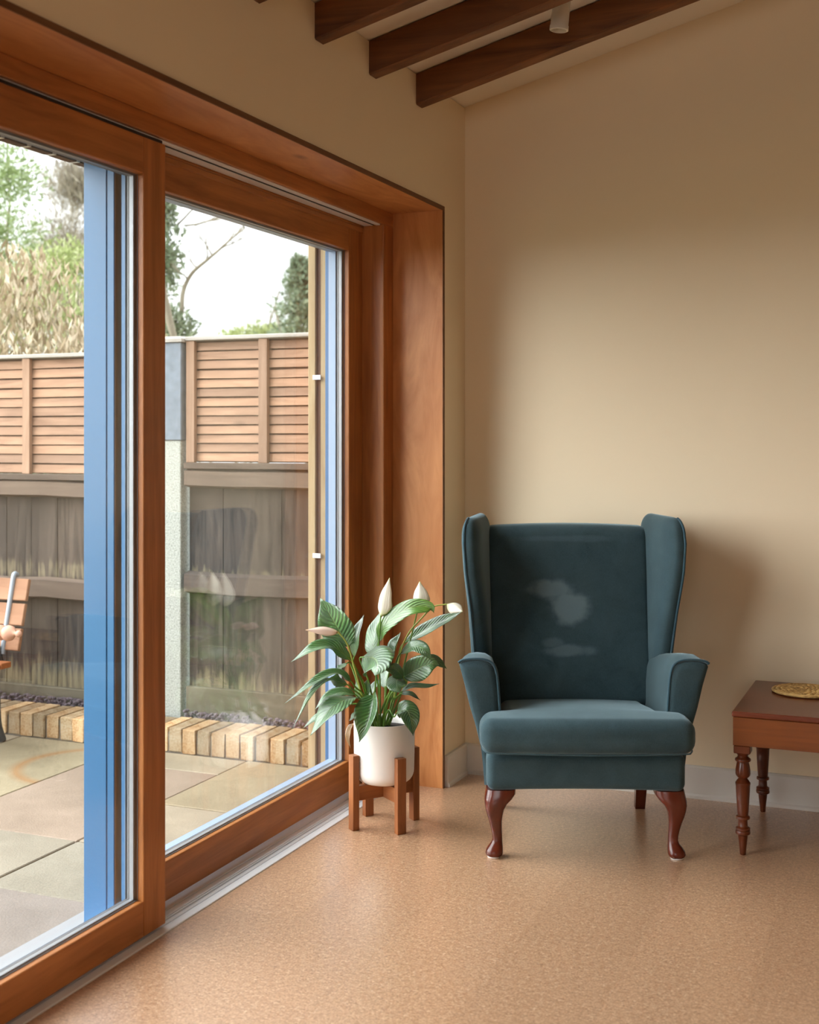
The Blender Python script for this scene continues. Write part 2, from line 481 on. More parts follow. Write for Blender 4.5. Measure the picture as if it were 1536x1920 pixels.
def catmull(pts, k=6):
    P = [Vector(p) for p in pts]
    if len(P) < 3: 
        return [P[0].lerp(P[-1], i / k) for i in range(k + 1)]
    Q = [P[0] * 2 - P[1]] + P + [P[-1] * 2 - P[-2]]
    out = []
    for i in range(1, len(Q) - 2):
        for j in range(k):
            t = j / k
            a, b, c, d = Q[i - 1], Q[i], Q[i + 1], Q[i + 2]
            out.append(.5 * (2 * b + (c - a) * t + (2 * a - 5 * b + 4 * c - d) * t * t + (3 * b - a - 3 * c + d) * t ** 3))
    out.append(P[-1])
    return out

def add_tube(bm, pts, rad, n=8, cap=True):
    P = [Vector(p) for p in pts]
    m = len(P)
    if not hasattr(rad, '__len__'): rad = [rad] * m
    up = None; rings = []
    for i in range(m):
        t = (P[min(i + 1, m - 1)] - P[max(i - 1, 0)])
        if t.length < 1e-9: t = Vector((0, 0, 1))
        t.normalize()
        if up is None:
            up = Vector((0, 0, 1)) if abs(t.z) < .9 else Vector((1, 0, 0))
        s = t.cross(up)
        if s.length < 1e-6: s = t.cross(Vector((0, 1, 0)))
        s.normalize(); up = s.cross(t).normalized()
        rings.append([P[i] + rad[i] * (math.cos(2 * PI * k / n) * s + math.sin(2 * PI * k / n) * up) for k in range(n)])
    add_loft(bm, rings, cap, cap)

def tube(name, pts, rad, mat, parent=None, n=8, **kw):
    bm = bmesh.new(); add_tube(bm, pts, rad, n)
    return finish(name, bm, mat, parent, True, angle=50, **kw)

def rbox_mesh(sx, sy, sz, r, n=(14, 14, 8), deform=None):
    """a rounded box with a fine grid, then an optional deformation of every point"""
    bm = bmesh.new()
    hx, hy, hz = sx / 2, sy / 2, sz / 2
    cache = {}
    def vert(p):
        key = (round(p[0], 6), round(p[1], 6), round(p[2], 6))
        v = cache.get(key)
        if v is None:
            q = Vector(p)
            inner = Vector((max(-hx + r, min(hx - r, q.x)), max(-hy + r, min(hy - r, q.y)), max(-hz + r, min(hz - r, q.z))))
            d = q - inner
            if d.length > 1e-9: q = inner + d.normalized() * r
            if deform: q = Vector(deform(q.x, q.y, q.z))
            v = bm.verts.new(q); cache[key] = v
        return v
    def spread(h, m):   # points crowd toward the rounded edges
        k = max(3, m // 4)
        a = [-h + r * i / k for i in range(k)]
        mid = [(-h + r) + (2 * h - 2 * r) * i / (m) for i in range(m + 1)]
        return a + mid + [-x for x in a[::-1]]
    X, Y, Z = spread(hx, n[0]), spread(hy, n[1]), spread(hz, n[2])
    def face(A, B, f):
        for i in range(len(A) - 1):
            for j in range(len(B) - 1):
                q = [vert(f(A[i], B[j])), vert(f(A[i + 1], B[j])), vert(f(A[i + 1], B[j + 1])), vert(f(A[i], B[j + 1]))]
                if len(set(q)) == 4:
                    bm.faces.new(q)
    for s in (-1, 1):
        face(X, Y, lambda a, b: (a, b, s * hz))
        face(X, Z, lambda a, b: (a, s * hy, b))
        face(Y, Z, lambda a, b: (s * hx, a, b))
    return bm

def smoothstep(a, b, x):
    t = max(0, min(1, (x - a) / (b - a))); return t * t * (3 - 2 * t)

def empty(name, loc=(0, 0, 0), rz=0.0):
    o = bpy.data.objects.new(name, None); COL.objects.link(o)
    o.location = loc; o.rotation_euler.z = rz; o.empty_display_size = .1
    return o

def tag(o, label, cat=None, group=None, kind=None):
    o['label'] = label
    if cat: o['category'] = cat
    if group: o['group'] = group
    if kind: o['kind'] = kind
    return o

def struct(o, label): return tag(o, label, kind='structure')

def quad_cloud(name, centers, dirs, length, width, mat, parent=None, tone=None):
    """many small pointed leaves in one mesh; dirs are their long axes"""
    n = len(centers)
    d = dirs / np.linalg.norm(dirs, axis=1, keepdims=True)
    rnd = rng.normal(size=(n, 3))
    s = np.cross(d, rnd); s /= np.linalg.norm(s, axis=1, keepdims=True)
    L = (length * rng.uniform(.6, 1.3, n))[:, None]; Wd = (width * rng.uniform(.6, 1.3, n))[:, None]
    up = np.cross(s, d)
    a = centers - d * L * .5; c = centers + d * L * .5 + up * L * .12
    b = centers + s * Wd * .5 + up * Wd * .15; e = centers - s * Wd * .5 + up * Wd * .15
    V = np.stack([a, b, c, e], 1).reshape(-1, 3)
    F = np.arange(n * 4).reshape(n, 4)
    me = bpy.data.meshes.new(name)
    me.vertices.add(n * 4); me.vertices.foreach_set('co', V.ravel())
    me.loops.add(n * 4); me.loops.foreach_set('vertex_index', F.ravel())
    me.polygons.add(n); me.polygons.foreach_set('loop_start', np.arange(0, n * 4, 4)); me.polygons.foreach_set('loop_total', np.full(n, 4))
    me.update()
    at = me.attributes.new('tone', 'FLOAT', 'POINT')
    tv = np.repeat(rng.uniform(0, 1, n) if tone is None else tone, 4).astype(np.float32)
    at.data.foreach_set('value', tv)
    return link_mesh(name, me, mat, parent)

# ------------------------------------------------------------------ the room
CZ, CS = 2.625, .258            # ceiling height at the window wall, slope
XR, YF = 7.0, -9.6
Y0, Y1, ZT = -3.47, -.24, 2.192  # opening in the window wall

# cork floor: boards 305 mm wide, staggered, each a tile of its own
floor = box('floor', (-.175, XR, YF, 0, -.08, -.004), M['cork'], bevel=0)
struct(floor, 'warm brown cork tile floor, softly glossy near the window')
tile_mesh = {}
def cork_tile(x0, x1, y0, y1):
    w, h = x1 - x0, y1 - y0
    key = (round(w, 3), round(h, 3))
    g = .0001
    if key not in tile_mesh:
        bm = bmesh.new(); add_box(bm, g, w - g, g, h - g, -.006, 0, bevel=0)
        me = bpy.data.meshes.new('cork_tile'); bm.to_mesh(me); bm.free(); me.materials.append(M['cork'])
        tile_mesh[key] = me
    o = bpy.data.objects.new('cork_tile', tile_mesh[key]); COL.objects.link(o)
    o.parent = floor; o.location = (x0, y0, 0)
ends = [-1.43, -1.77, -1.29, -1.5, -1.15, -1.66, -1.35, -1.58, -1.2]
xs = [-.175, .09] + [.09 + .305 * k for k in range(1, 25)]
for ci in range(len(xs) - 1):
    x0, x1 = xs[ci], min(xs[ci + 1], XR)
    if x0 >= XR: break
    e = ends[ci % len(ends)] if ci else -1.62
    ys = sorted([e + .92 * k for k in range(-11, 4)])
    ys = [YF] + [y for y in ys if YF < y < 0] + [0.0]
    for a, b in zip(ys[:-1], ys[1:]):
        cork_tile(x0, x1, a, b)

def wall_prism(name, pts, y0, y1, mat, label):
    """polygon in x-z run from y0 to y1"""
    o = loft(name, [[(x, y0, z) for x, z in pts], [(x, y1, z) for x, z in pts]], mat, smooth=False)
    return struct(o, label)
zc = lambda x: CZ + CS * x
wall_prism('wall_back', [(-.5, -.08), (XR + .2, -.08), (XR + .2, zc(XR + .2) + .05), (-.5, zc(-.5) + .05)], 0, .2, M['wall'], 'cream painted back wall behind the armchair, rising with the sloped ceiling')
bm = bmesh.new()
add_box(bm, -.40, 0, Y0, Y1, ZT, CZ)              # above the glazing
add_box(bm, -.40, 0, Y1, 0, -.08, CZ)             # pier by the corner
add_box(bm, -.40, 0, YF, Y0, -.08, CZ)            # towards the camera
struct(finish('wall_left', bm, M['wall']), 'cream painted window wall around the sliding glass doors')
wall_prism('ceiling', [(-.4, zc(-.4) + .005), (XR + .2, zc(XR + .2)), (XR + .2, zc(XR + .2) + .12), (-.4, zc(-.4) + .12)], YF - .2, 0.2, M['ceiling'], 'off-white sloped ceiling between dark beams')
wall_prism('wall_right', [(XR, -.08), (XR + .2, -.08), (XR + .2, zc(XR)), (XR, zc(XR))], YF, 0, M['wall'], 'cream painted wall at the right, outside the frame')
# wall behind the camera, with a window added for fill light
bm = bmesh.new()
add_box(bm, -.4, .9, YF - .2, YF, -.08, 2.5); add_box(bm, 3.5, XR + .2, YF - .2, YF, -.08, 2.5)
add_box(bm, .9, 3.5, YF - .2, YF, -.08, .8); add_box(bm, .9, 3.5, YF - .2, YF, 2.4, 2.5)
add_loft(bm, [[(-.4, y, 2.5), (XR + .2, y, 2.5), (XR + .2, y, zc(XR + .2)), (-.4, y, 2.56)] for y in (YF - .2, YF)])
struct(finish('wall_front', bm, M['wall']), 'cream painted wall behind the camera with an added window opening')
w = empty('added_window', (2.2, YF - .1, .8)); struct(w, 'plain timber window added behind the camera for fill light')
bm = bmesh.new()
for b in ((-1.3, 1.3, -.04, .04, 0, .06), (-1.3, 1.3, -.04, .04, 1.54, 1.6), (-1.3, -1.24, -.04, .04, 0, 1.6), (1.24, 1.3, -.04, .04, 0, 1.6), (-.03, .03, -.04, .04, 0, 1.6)):
    add_box(bm, *b)
finish('window_frame', bm, M['sash'], w)
box('pane', (-1.25, 1.25, -.003, .003, .05, 1.55), M['glass'], w, bevel=0)

# skirtings with a small foot strip
def skirting(name, along, a, b, label):
    prof = [(0, 0), (.022, 0), (.022, .010), (.016, .016), (.016, .112), (.011, .118), (0, .118)]
    if along == 'x': rings = [[(t, -d, z) for d, z in prof] for t in (a, b)]
    else: rings = [[(d, t, z) for d, z in prof] for t in (a, b)]
    return struct(loft(name, rings, M['skirting'], smooth=False), label)
skirting('baseboard_back', 'x', 0.0, XR, 'white skirting board along the back wall')
skirting('baseboard_left', 'y', Y1 + .012, -.022, 'short white skirting board between the plywood reveal and the corner')

# plywood reveal lining: head board and jamb board, with their darker layered edges
t1 = box('trim_1', (-.205, .002, Y0 + .014, Y1 - .012, ZT - .012, ZT), M['ply_y'], bevel=0); struct(t1, 'stained plywood soffit lining above the sliding doors')
box('plywood_edge', (.0025, .006, Y0, Y1 + .002, ZT - .013, ZT + .004), M['ply_edge'], t1, bevel=.001)
t2 = box('trim_2', (-.205, .002, Y1 - .012, Y1, -.004, ZT - .012), M['ply'], bevel=0); struct(t2, 'stained plywood jamb lining beside the room corner')
box('plywood_edge', (.0025, .006, Y1 - .013, Y1 + .002, -.002, ZT - .013), M['ply_edge'], t2, bevel=.001)
t3 = box('trim_3', (-.205, .002, Y0, Y0 + .014, -.004, ZT), M['ply'], bevel=0); struct(t3, 'stained plywood jamb lining at the near end of the doors')

# outer frame of the sliding doors
fr = empty('trim_4'); struct(fr, 'timber outer frame of the sliding glass doors')
box('head', (-.283, -.2, Y0 + .014, Y1 - .0125, 2.128, 2.18), M['sash_y'], fr, .002)
box('head', (-.40, -.2835, Y0 + .014, Y1 - .0125, 2.117, 2.18), M['sash_y'], fr, .002)
box('jamb', (-.40, -.2, -.342, Y1 - .0125, .0, 2.1275), M['sash'], fr, .004, 2)
box('jamb', (-.40, -.2, Y0 + .0145, Y0 + .10, .0, 2.1275), M['sash'], fr, .004, 2)
box('head_fillet', (-.298, -.284, -1.9, -.343, 2.098, 2.1165), M['sash_y'], fr, .002)
# upper running track: pale channel with a black slot
box('upper_track', (-.278, -.242, Y0 + .1, -.35, 2.1225, 2.1278), M['alu'], fr, .0006)
box('upper_track', (-.228, -.212, Y0 + .1, -.35, 2.1225, 2.1278), M['alu'], fr, .0006)
box('upper_slot', (-.2415, -.2285, Y0 + .1, -.35, 2.124, 2.1279), M['slot_shade'], fr, 0)

# floor track
tr = empty('trim_5'); struct(tr, 'silver aluminium threshold track under the sliding doors')
box('sill_plate', (-.42, -.1755, Y0 + .014, -.3425, -.035, -.006), M['alu'], tr, .001)
box('sill_plate', (-.2045, -.1755, Y0 + .015, -.3426, -.006, .004), M['alu'], tr, .0015)
for x0, x1, z in ((-.2215, -.2085, .003), (-.229, -.2255, .006), (-.2375, -.233, .006), (-.2605, -.2415, .003), (-.2785, -.2645, .004)):
    box('track_rib', (x0, x1, Y0 + .015, -.3427, -.006, z), M['alu'], tr, .0008)
box('track_groove', (-.2787, -.205, Y0 + .015, -.3428, -.0059, -.003), M['alu_dark'], tr, 0)
box('outer_cill', (-.53, -.42, Y0 - .02, -.30, -.055, -.03), M['spacer'], tr, .002)

def sash(name, x_in, x_out, ya, yb, zb, zt, st_a, st_b, rb, rt, label):
    """one glazed leaf: x_in faces the room; st = stile widths, rb/rt rail heights"""
    d = empty(name, (0, 0, 0)); struct(d, label)
    xm = x_in - .052          # end of the timber, start of the outer cladding
    for y0, y1 in ((ya, ya + st_a), (yb - st_b, yb)):
        box('stile', (xm, x_in, y0, y1, zb, zt), M['sash'], d, .003, 2)
    iy0, iy1 = ya + st_a, yb - st_b
    box('rail', (xm, x_in, iy0 + .0004, iy1 - .0004, zb, zb + rb), M['sash_y'], d, .003, 2)
    box('rail', (xm, x_in, iy0 + .0004, iy1 - .0004, zt - rt, zt), M['sash_y'], d, .003, 2)
    iz0, iz1 = zb + rb, zt - rt
    # double glazing: two panes, spacer bar between, slim glazing_gasket on the room side
    g0 = x_in - .020; g1 = x_in - .044
    box('glass_pane', (g0 - .004, g0, iy0 + .0012, iy1 - .0012, iz0 + .0012, iz1 - .0012), M['glass'], d, 0)
    box('glass_pane', (g1 - .004, g1, iy0 + .0012, iy1 - .0012, iz0 + .0012, iz1 - .0012), M['glass'], d, 0)
    def ring(nm, xa, xb, t, mat, bev=.0006, tz=None):
        tz = tz or t
        bm = bmesh.new()
        e = .0006
        add_box(bm, xa, xb, iy0 + e, iy0 + t, iz0 + e, iz1 - e, bev); add_box(bm, xa, xb, iy1 - t, iy1 - e, iz0 + e, iz1 - e, bev)
        add_box(bm, xa, xb, iy0 + t, iy1 - t, iz0 + e, iz0 + tz, bev); add_box(bm, xa, xb, iy0 + t, iy1 - t, iz1 - tz, iz1 - e, bev)
        return finish(nm, bm, mat, d)
    ring('glazing_gasket', g0 + .0002, g0 + .0022, .0025, M['edge_seal'])
    ring('spacer_bar', g1 + .006, g0 - .0045, .012, M['spacer'], tz=.005)
    ring('spacer_edge', g1 + .0002, g1 + .0055, .0125, M['edge_seal'], tz=.0055)
    ring('outer_bead', x_out + .02, g1 - .0045, .014, M['blue_pale'], tz=.004)
    bm = bmesh.new()
    e = .0005
    add_box(bm, x_out, xm - e, ya, iy0 + .002, zb, zt, .002); add_box(bm, x_out, xm - e, iy1 - .002, yb, zb, zt, .002)
    add_box(bm, x_out, x_out + .02, iy0 + .002, iy1 - .002, zb, iz0 - .022, .001); add_box(bm, x_out, x_out + .02, iy0 + .002, iy1 - .002, iz1 + .008, zt, .001)
    c = finish('outer_cladding', bm, M['blue'], d); c['label'] = 'blue coated outer face'
    return d
# near leaf runs on the inner track, far leaf on the outer one
sash('door_1', -.198, -.268, -3.37, -1.803, .012, 2.112, .102, .102, .094, .098, 'near sliding glass door leaf in orange brown timber, in front of the far leaf')
bx_ = box('head_gap_shade', (-.262, -.2035, -3.36, -1.81, 2.1122, 2.1215), M['slot_shade'], bpy.data.objects['door_1'], .001)  # dark strip added for the shade in the gap above the near leaf
d2 = sash('door_2', -.288, -.386, -1.905, -.344, .012, 2.112, .102, .118, .113, .094, 'far sliding glass door leaf beside the peace lily')
# blue edge of the far leaf's meeting stile, weathered side
bm = bmesh.new()
add_box(bm, -.3105, -.289, -1.9095, -1.9055, .014, 2.11, .001); add_box(bm, -.3855, -.3125, -1.9105, -1.9055, .014, 2.11, .0015)
c = finish('stile_cladding', bm, M['blue'], d2); c['label'] = 'blue coated edge of the meeting stile'

# exposed beams along the ceiling slope
for i, (y0, lab) in enumerate(((-.512, 'dark wooden ceiling beam nearest the back wall, spotlight overlapping it'), (-.915, 'dark wooden ceiling beam, second from the back wall'), (-1.309, 'dark wooden ceiling beam, third from the back wall, top left of the frame'), (-1.70, 'dark wooden ceiling beam, fourth from the back wall, only its end showing'), (-2.10, 'dark wooden ceiling beam overhead, nearest the camera'))):
    rings = []
    x0, x1 = .0005, XR - .0005
    for k in range(13):
        x = x0 + (x1 - x0) * k / 12
        z1 = zc(x) - .0005; z0 = z1 - .109 + rng.normal() * .0012
        wv = rng.normal() * .0012
        rings.append([(x, y0 + wv, z0 + .004), (x, y0 + wv, z1), (x, y0 + .062, z1), (x, y0 + .062 + wv, z0 + .006), (x, y0 + .056 + wv, z0), (x, y0 + .006 + wv, z0)])
    tag(loft('ceiling_beam', rings, M['beam'], smooth=False), lab, 'beam', 'beams under the sloped ceiling')

# spotlight hanging between the first two beams
sp = empty('ceiling_spotlight', (.584, -.68, zc(.584) - .001)); tag(sp, 'small white cylinder spotlight hanging between two ceiling beams', 'light')
lathe('mount', [(.02, -.012), (.026, -.008), (.026, .004), (.02, .004)], M['spot'], sp)
h = lathe('housing', [(.0, .012), (.024, .012), (.029, .008), (.0295, -.088), (.031, -.090), (.031, -.104), (.0285, -.1055), (.026, -.1055), (.0255, -.09), (.0, -.088)], M['spot'], sp)
h.rotation_euler = (0, math.radians(6), 0); h.location = (.004, 0, -.012)
bm = bmesh.new(); add_lathe(bm, [(.0, -.0875), (.024, -.0875), (.024, -.0865), (.0, -.0865)])
ln = finish('lens', bm, M['alu'], sp, True, angle=40); ln.rotation_euler = h.rotation_euler; ln.location = h.location

# ------------------------------------------------------------------ wing armchair (local axes: x right, y back, z up)
ch = empty('wing_armchair', (.711, -.838, 0), math.radians(21.2))
tag(ch, 'teal velvet wing armchair with worn pale patches on its back and curved mahogany front legs', 'armchair')

# upholstered seat base
def d_base(x, y, z):
    fr = smoothstep(-.20, -.275, y)
    z2 = z - .006 * (1 - (x / .31) ** 2) * (-1 if z < 0 else 0)
    return (x + 0.0, y + .275, z2 + .275 - .004 * fr)
bm = rbox_mesh(.622, .55, .118, .026, (16, 12, 5), d_base)
finish('seat_base', bm, M['velvet'], ch, True)
# loose seat cushion, T shaped in front of the arms
def d_cush(x, y, z):
    yy = y + .245
    half = .333 + (.252 - .333) * smoothstep(.060, .105, yy)
    x2 = x / .333 * half
    u = x2 / half; v = (yy - .25) / .30
    crown = .016 * (1 - u * u) * (1 - min(1, v * v))
    z2 = z
    if z > 0: z2 += crown
    z2 += -.052 * smoothstep(.0, .55, yy) 
    bulge = .012 * (1 - u * u) * smoothstep(-.22, -.30, y)
    return (x2, yy - bulge, z2 + .397)
bm = rbox_mesh(.666, .62, .108, .040, (26, 36, 5), d_cush)
cu = finish('seat_cushion', bm, M['velvet'], ch, True)
tube('piping', catmull([(-.325, .03, .357), (-.318, -.045, .352), (-.27, -.063, .349), (0, -.073, .347), (.27, -.063, .349), (.318, -.045, .352), (.325, .03, .357)], 8), .0026, M['velvet'], cu)

# back
def yb_front(z): return .455 + .155 * (z - .36) / .64
def d_back(x, y, z):
    zz = z + .69
    arch = .010 * (1 - (x / .30) ** 2)
    zz2 = zz + (arch if z > .2 else arch * max(0, z / .2 if z > 0 else 0))
    bul = .022 * (1 - (x / .30) ** 2) * math.sin(max(0, min(1, (zz - .38) / .62)) * PI)
    yy = yb_front(zz) + .06 + y
    if y < 0: yy -= bul
    return (x, yy, zz2)
bm = rbox_mesh(.60, .12, .62, .036, (20, 5, 22), d_back)
finish('backrest', bm, M['velvet_worn'], ch, True)

def lerp_tab(tab, z):
    for (z0, *a), (z1, *b) in zip(tab[:-1], tab[1:]):
        if z <= z1:
            t = max(0, (z - z0) / (z1 - z0))
            return [p + (q - p) * t for p, q in zip(a, b)]
    return list(tab[-1][1:])

WT = [(.46, .42, .345), (.58, .41, .350), (.72, .375, .362), (.86, .350, .380), (.96, .355, .387), (1.00, .375, .386), (1.05, .42, .372)]   # z, front edge y, outer front x
def wing(s):
    rings = []; pipe = []
    zs = [.46 + (.985 - .46) * i / 22 for i in range(23)]
    n = 28
    def ring(z, sa, sb, zz):
        yf, xf = lerp_tab(WT, z)
        Pf = Vector((xf - .028, yf + .028)); Pb = Vector((.306, yb_front(z) + .085))
        c = (Pf + Pb) / 2; d = (Pf - Pb); a = d.length / 2 * sa + .0; d.normalize(); p = Vector((-d.y, d.x))
        if p.x < 0: p = -p      # p points outwards
        b = .030 * sb
        out = []
        for k in range(n):
            t = 2 * PI * k / n
            ct, st = math.cos(t), math.sin(t)
            e1 = math.copysign(abs(ct) ** .45, ct); e2 = math.copysign(abs(st) ** .6, st)
            q = c + d * (a + .03) * e1 + p * (b * e2 - .010 * (1 if e2 < 0 else 0) * (1 - ct * ct))
            out.append((s * q.x, q.y, zz))
        return out
    for z in zs:
        rings.append(ring(z, 1, 1, z))
    for k in range(1, 8):
        a = k / 7.5 * PI / 2
        rings.append(ring(.985 + .02 * k / 7, .62 + .38 * math.cos(a) if k < 7 else .6, max(.12, math.cos(a)), .985 + .062 * math.sin(a)))
    if s < 0: rings = [r[::-1] for r in rings]
    o = loft('wing', rings, M['velvet'], ch, True, angle=180)
    # piping follows the outer front edge and over the top
    idx = 1
    pts = []
    for r in rings[:-1]:
        rr = r if s > 0 else r[::-1]
        pts.append(Vector(rr[idx]) + Vector((s * .001, -.0015, 0)))
    tube('piping', pts[2:], .0045, M['piping'], o)
wing(-1); wing(1)

# arms: flared, with a piped flat front
AF = [(.311, .215), (.318, .28), (.329, .343), (.345, .405), (.363, .465), (.380, .535), (.398, .603), (.388, .610), (.37, .614), (.345, .616), (.315, .614), (.290, .602), (.277, .572), (.270, .50), (.264, .40), (.260, .32), (.258, .215)]
AB = [(.311, .215), (.314, .27), (.318, .33), (.324, .38), (.331, .43), (.340, .48), (.350, .535), (.343, .548), (.332, .556), (.315, .560), (.295, .556), (.278, .545), (.268, .52), (.262, .47), (.259, .39), (.258, .32), (.258, .215)]
def arm(s):
    def ring(y, inset=0.0):
        t = smoothstep(.08, .50, y); t = .25 * t + .75 * max(0, (y - .08) / .42)
        pts = [Vector((a[0] + (b[0] - a[0]) * t, a[1] + (b[1] - a[1]) * t)) for a, b in zip(AF, AB)]
        if inset:
            cx = sum(p.x for p in pts) / len(pts); 
            pts = [Vector((p.x + (cx - p.x) * inset / .06, p.y - (inset if p.y > .55 else 0))) for p in pts]
        dm = .016 * smoothstep(.085, .15, y)
        return [(s * p.x, y, p.y + dm * smoothstep(.52, .61, p.y) * smoothstep(.402, .36, p.x)) for p in pts]
    ys = [.100 + .40 * i / 14 for i in range(15)]
    rings = [ring(.082, .010), ring(.084, .004), ring(.090)] + [ring(y) for y in ys]
    if s < 0: rings = [r[::-1] for r in rings]
    o = loft('arm', rings, M['velvet'], ch, True, angle=75)
    # slightly domed front panel
    f = ring(.080)
    ins = [(p[0] + (s * .325 - p[0]) * .05, .0765, p[2] - (.008 if p[2] > .55 else 0)) for p in f]
    ins0 = [(p[0], .083, p[2]) for p in ins]
    ins2 = [(p[0] + (s * .325 - p[0]) * .35, .0725, p[2] - (.03 if p[2] > .55 else 0)) for p in f]
    rr = [ins0, ins, ins2]
    if s > 0: rr = [r[::-1] for r in rr]
    loft('arm_front', rr, M['velvet'], o, True, angle=180)
    pp = [(s * x, .079, z) for x, z in AF[6:]]
    tube('piping', catmull(pp, 4), .0048, M['piping'], o)
arm(-1); arm(1)

# front cabriole legs
LEG = [(.215, -.311, -.218), (.200, -.314, -.219), (.185, -.317, -.230), (.170, -.317, -.246), (.152, -.314, -.256), (.133, -.309, -.260), (.112, -.303, -.262), (.09, -.297, -.262), (.07, -.293, -.261), (.055, -.292, -.2605), (.044, -.296, -.260), (.034, -.305, -.259), (.024, -.312, -.2585), (.014, -.314, -.259), (.008, -.311, -.262), (.004, -.306, -.266)]
def front_leg(s):
    rings = []
    n = 20
    for z, xo, xi in LEG:
        cx = (xo + xi) / 2; a = (xi - xo) / 2
        cyy = cx + .316; b = a
        e = .55 if z > .13 else .8
        rings.append([(-s * (cx + a * math.copysign(abs(math.cos(2 * PI * k / n)) ** e, math.cos(2 * PI * k / n))),
                       cyy + b * math.copysign(abs(math.sin(2 * PI * k / n)) ** e, math.sin(2 * PI * k / n)), z) for k in range(n)])
    o = loft('leg', rings[::-1], M['mahogany'], ch, True, angle=60)
    o['label'] = 'curved mahogany front leg'
    g = lathe('glide', [(0, 0), (.019, 0), (.021, .002), (.021, .0045), (0, .0045)], M['white_plastic'], o, 20, (-s * -.287, .03, 0))
    g['label'] = 'pale floor glide'
front_leg(-1); front_leg(1)
for s in (-1, 1):
    rings = []
    for z, y, h in ((.22, .51, .021), (.12, .535, .020), (.0, .575, .017)):
        rings.append([(s * .255 + dx * h, y + dy * h, z) for dx, dy in ((-1, -1), (1, -1), (1, 1), (-1, 1))])
    loft('leg', rings[::-1], M['mahogany'], ch, False)['label'] = 'square raked back leg'

# ------------------------------------------------------------------ side table
TX0, TX1, TY0, TY1, TZ = 1.127, 1.72, -.615, -.062, .458
tb = empty('side_table', ((TX0 + TX1) / 2, (TY0 + TY1) / 2, 0)); tag(tb, 'low mahogany side table with turned legs at the right edge, straw mat on it', 'table')
hx, hy = (TX1 - TX0) / 2, (TY1 - TY0) / 2
box('table_top', (-hx - .004, hx + .004, -hy - .004, hy + .004, TZ - .018, TZ), M['table_top'], tb, .006, 3)
box('apron', (-hx, hx, -hy, -hy + .02, TZ - .108, TZ - .0185), M['table_side'], tb, .001)
box('apron', (-hx, hx, hy - .02, hy, TZ - .108, TZ - .0185), M['table_side'], tb, .001)
box('apron', (-hx, -hx + .02, -hy + .0205, hy - .0205, TZ - .108, TZ - .0185), M['table_side'], tb, .001)
box('apron', (hx - .02, hx, -hy + .0205, hy - .0205, TZ - .108, TZ - .0185), M['table_side'], tb, .001)
prof = [(.008, 0), (.0095, .002), (.0105, .02), (.0145, .055), (.015, .062), (.017, .064), (.0225, .067), (.0235, .072), (.0225, .077), (.020, .0785), (.0225, .080), (.0225, .086), (.017, .089), (.015, .092), (.0145, .11), (.0155, .113), (.0215, .115), (.022, .119), (.0215, .122), (.0165, .125), (.018, .14), (.0215, .20), (.0225, .222), (.0235, .224), (.0235, .229), (.0215, .231), (.0185, .236), (.0145, .241), (.013, .2435), (.017, .246), (.022, .252), (.0235, .259), (.023, .27), (.0205, .285), (.019, .291), (.0185, .293), (.0185, .295), (.024, .298), (.025, .301), (.024, .305), (.0185, .308), (.016, .313), (.0175, .318), (.0225, .322), (.0235, .325)]
for sx in (-1, 1):
    for sy in (-1, 1):
        cx, cyy = sx * (hx - .027), sy * (hy - .027)
        bm = bmesh.new(); add_lathe(bm, prof, 26, (cx, cyy, 0)); add_box(bm, cx - .0255, cx + .0255, cyy - .0255, cyy + .0255, .3245, TZ - .1085, .002)
        finish('leg', bm, M['table_leg'], tb, True, angle=35)

# woven straw mat on the table
mat_o = empty('woven_mat', (1.312, -.222, TZ)); tag(mat_o, 'round woven straw mat lying on the side table', 'mat')
def rope_ring(R, r, z, k, amp):
    bm = bmesh.new(); n = 10; m = 120
    rings = []
    for i in range(m):
        a = 2 * PI * i / m
        rr = r * (1 + amp * math.sin(k * a))
        c = Vector((math.cos(a), math.sin(a), 0))
        rings.append([c * (R + rr * math.cos(2 * PI * j / n)) + Vector((0, 0, z + rr * .75 * math.sin(2 * PI * j / n))) for j in range(n)])
    rings.append(rings[0])
    add_loft(bm, rings, False, False)
    bmesh.ops.remove_doubles(bm, verts=bm.verts[:], dist=1e-6)
    return bm
box_r = .112
for R, k in ((.106, 60), (.090, 22), (.075, 19), (.060, 16), (.045, 13), (.030, 10), (.014, 6)):
    finish('coil', rope_ring(R, .0075 if R < .1 else .0065, .0065, k, .45 if R < .1 else .15), M['raffia'], mat_o, True)

# ------------------------------------------------------------------ plant stand, pot, peace lily
PB = Vector((-.023, -.739, 0))
st = empty('plant_stand', PB, math.radians(8.0)); tag(st, 'dark wooden plant stand with four square legs by the sliding door', 'plant stand')
leg_pos = [(-.0862, -.0872), (.0795, -.0855), (-.0857, .0866), (.0823, .0787)]
for x, y in leg_pos:
    a = math.atan2(y, x); rr = .1175
    bm = bmesh.new(); add_box(bm, -.012, .012, -.0165, .0165, 0, .252, .0012)
    o = finish('leg', bm, M['acacia'], st); o.location = (rr * math.cos(a), rr * math.sin(a), 0); o.rotation_euler.z = a
a0 = math.atan2(-.0872, -.0862)
b1 = box('crossbar', (-.1045, .1045, -.0115, .0115, .098, .1465), M['acacia_x'], st, .001); b1.rotation_euler.z = math.radians(45.3)
for s in (-1, 1):
    b2 = box('crossbar', (.0125 if s > 0 else -.1045, .1045 if s > 0 else -.0125, -.0115, .0115, .098, .1465), M['acacia_x'], st, .001); b2.rotation_euler.z = math.radians(-45.6)

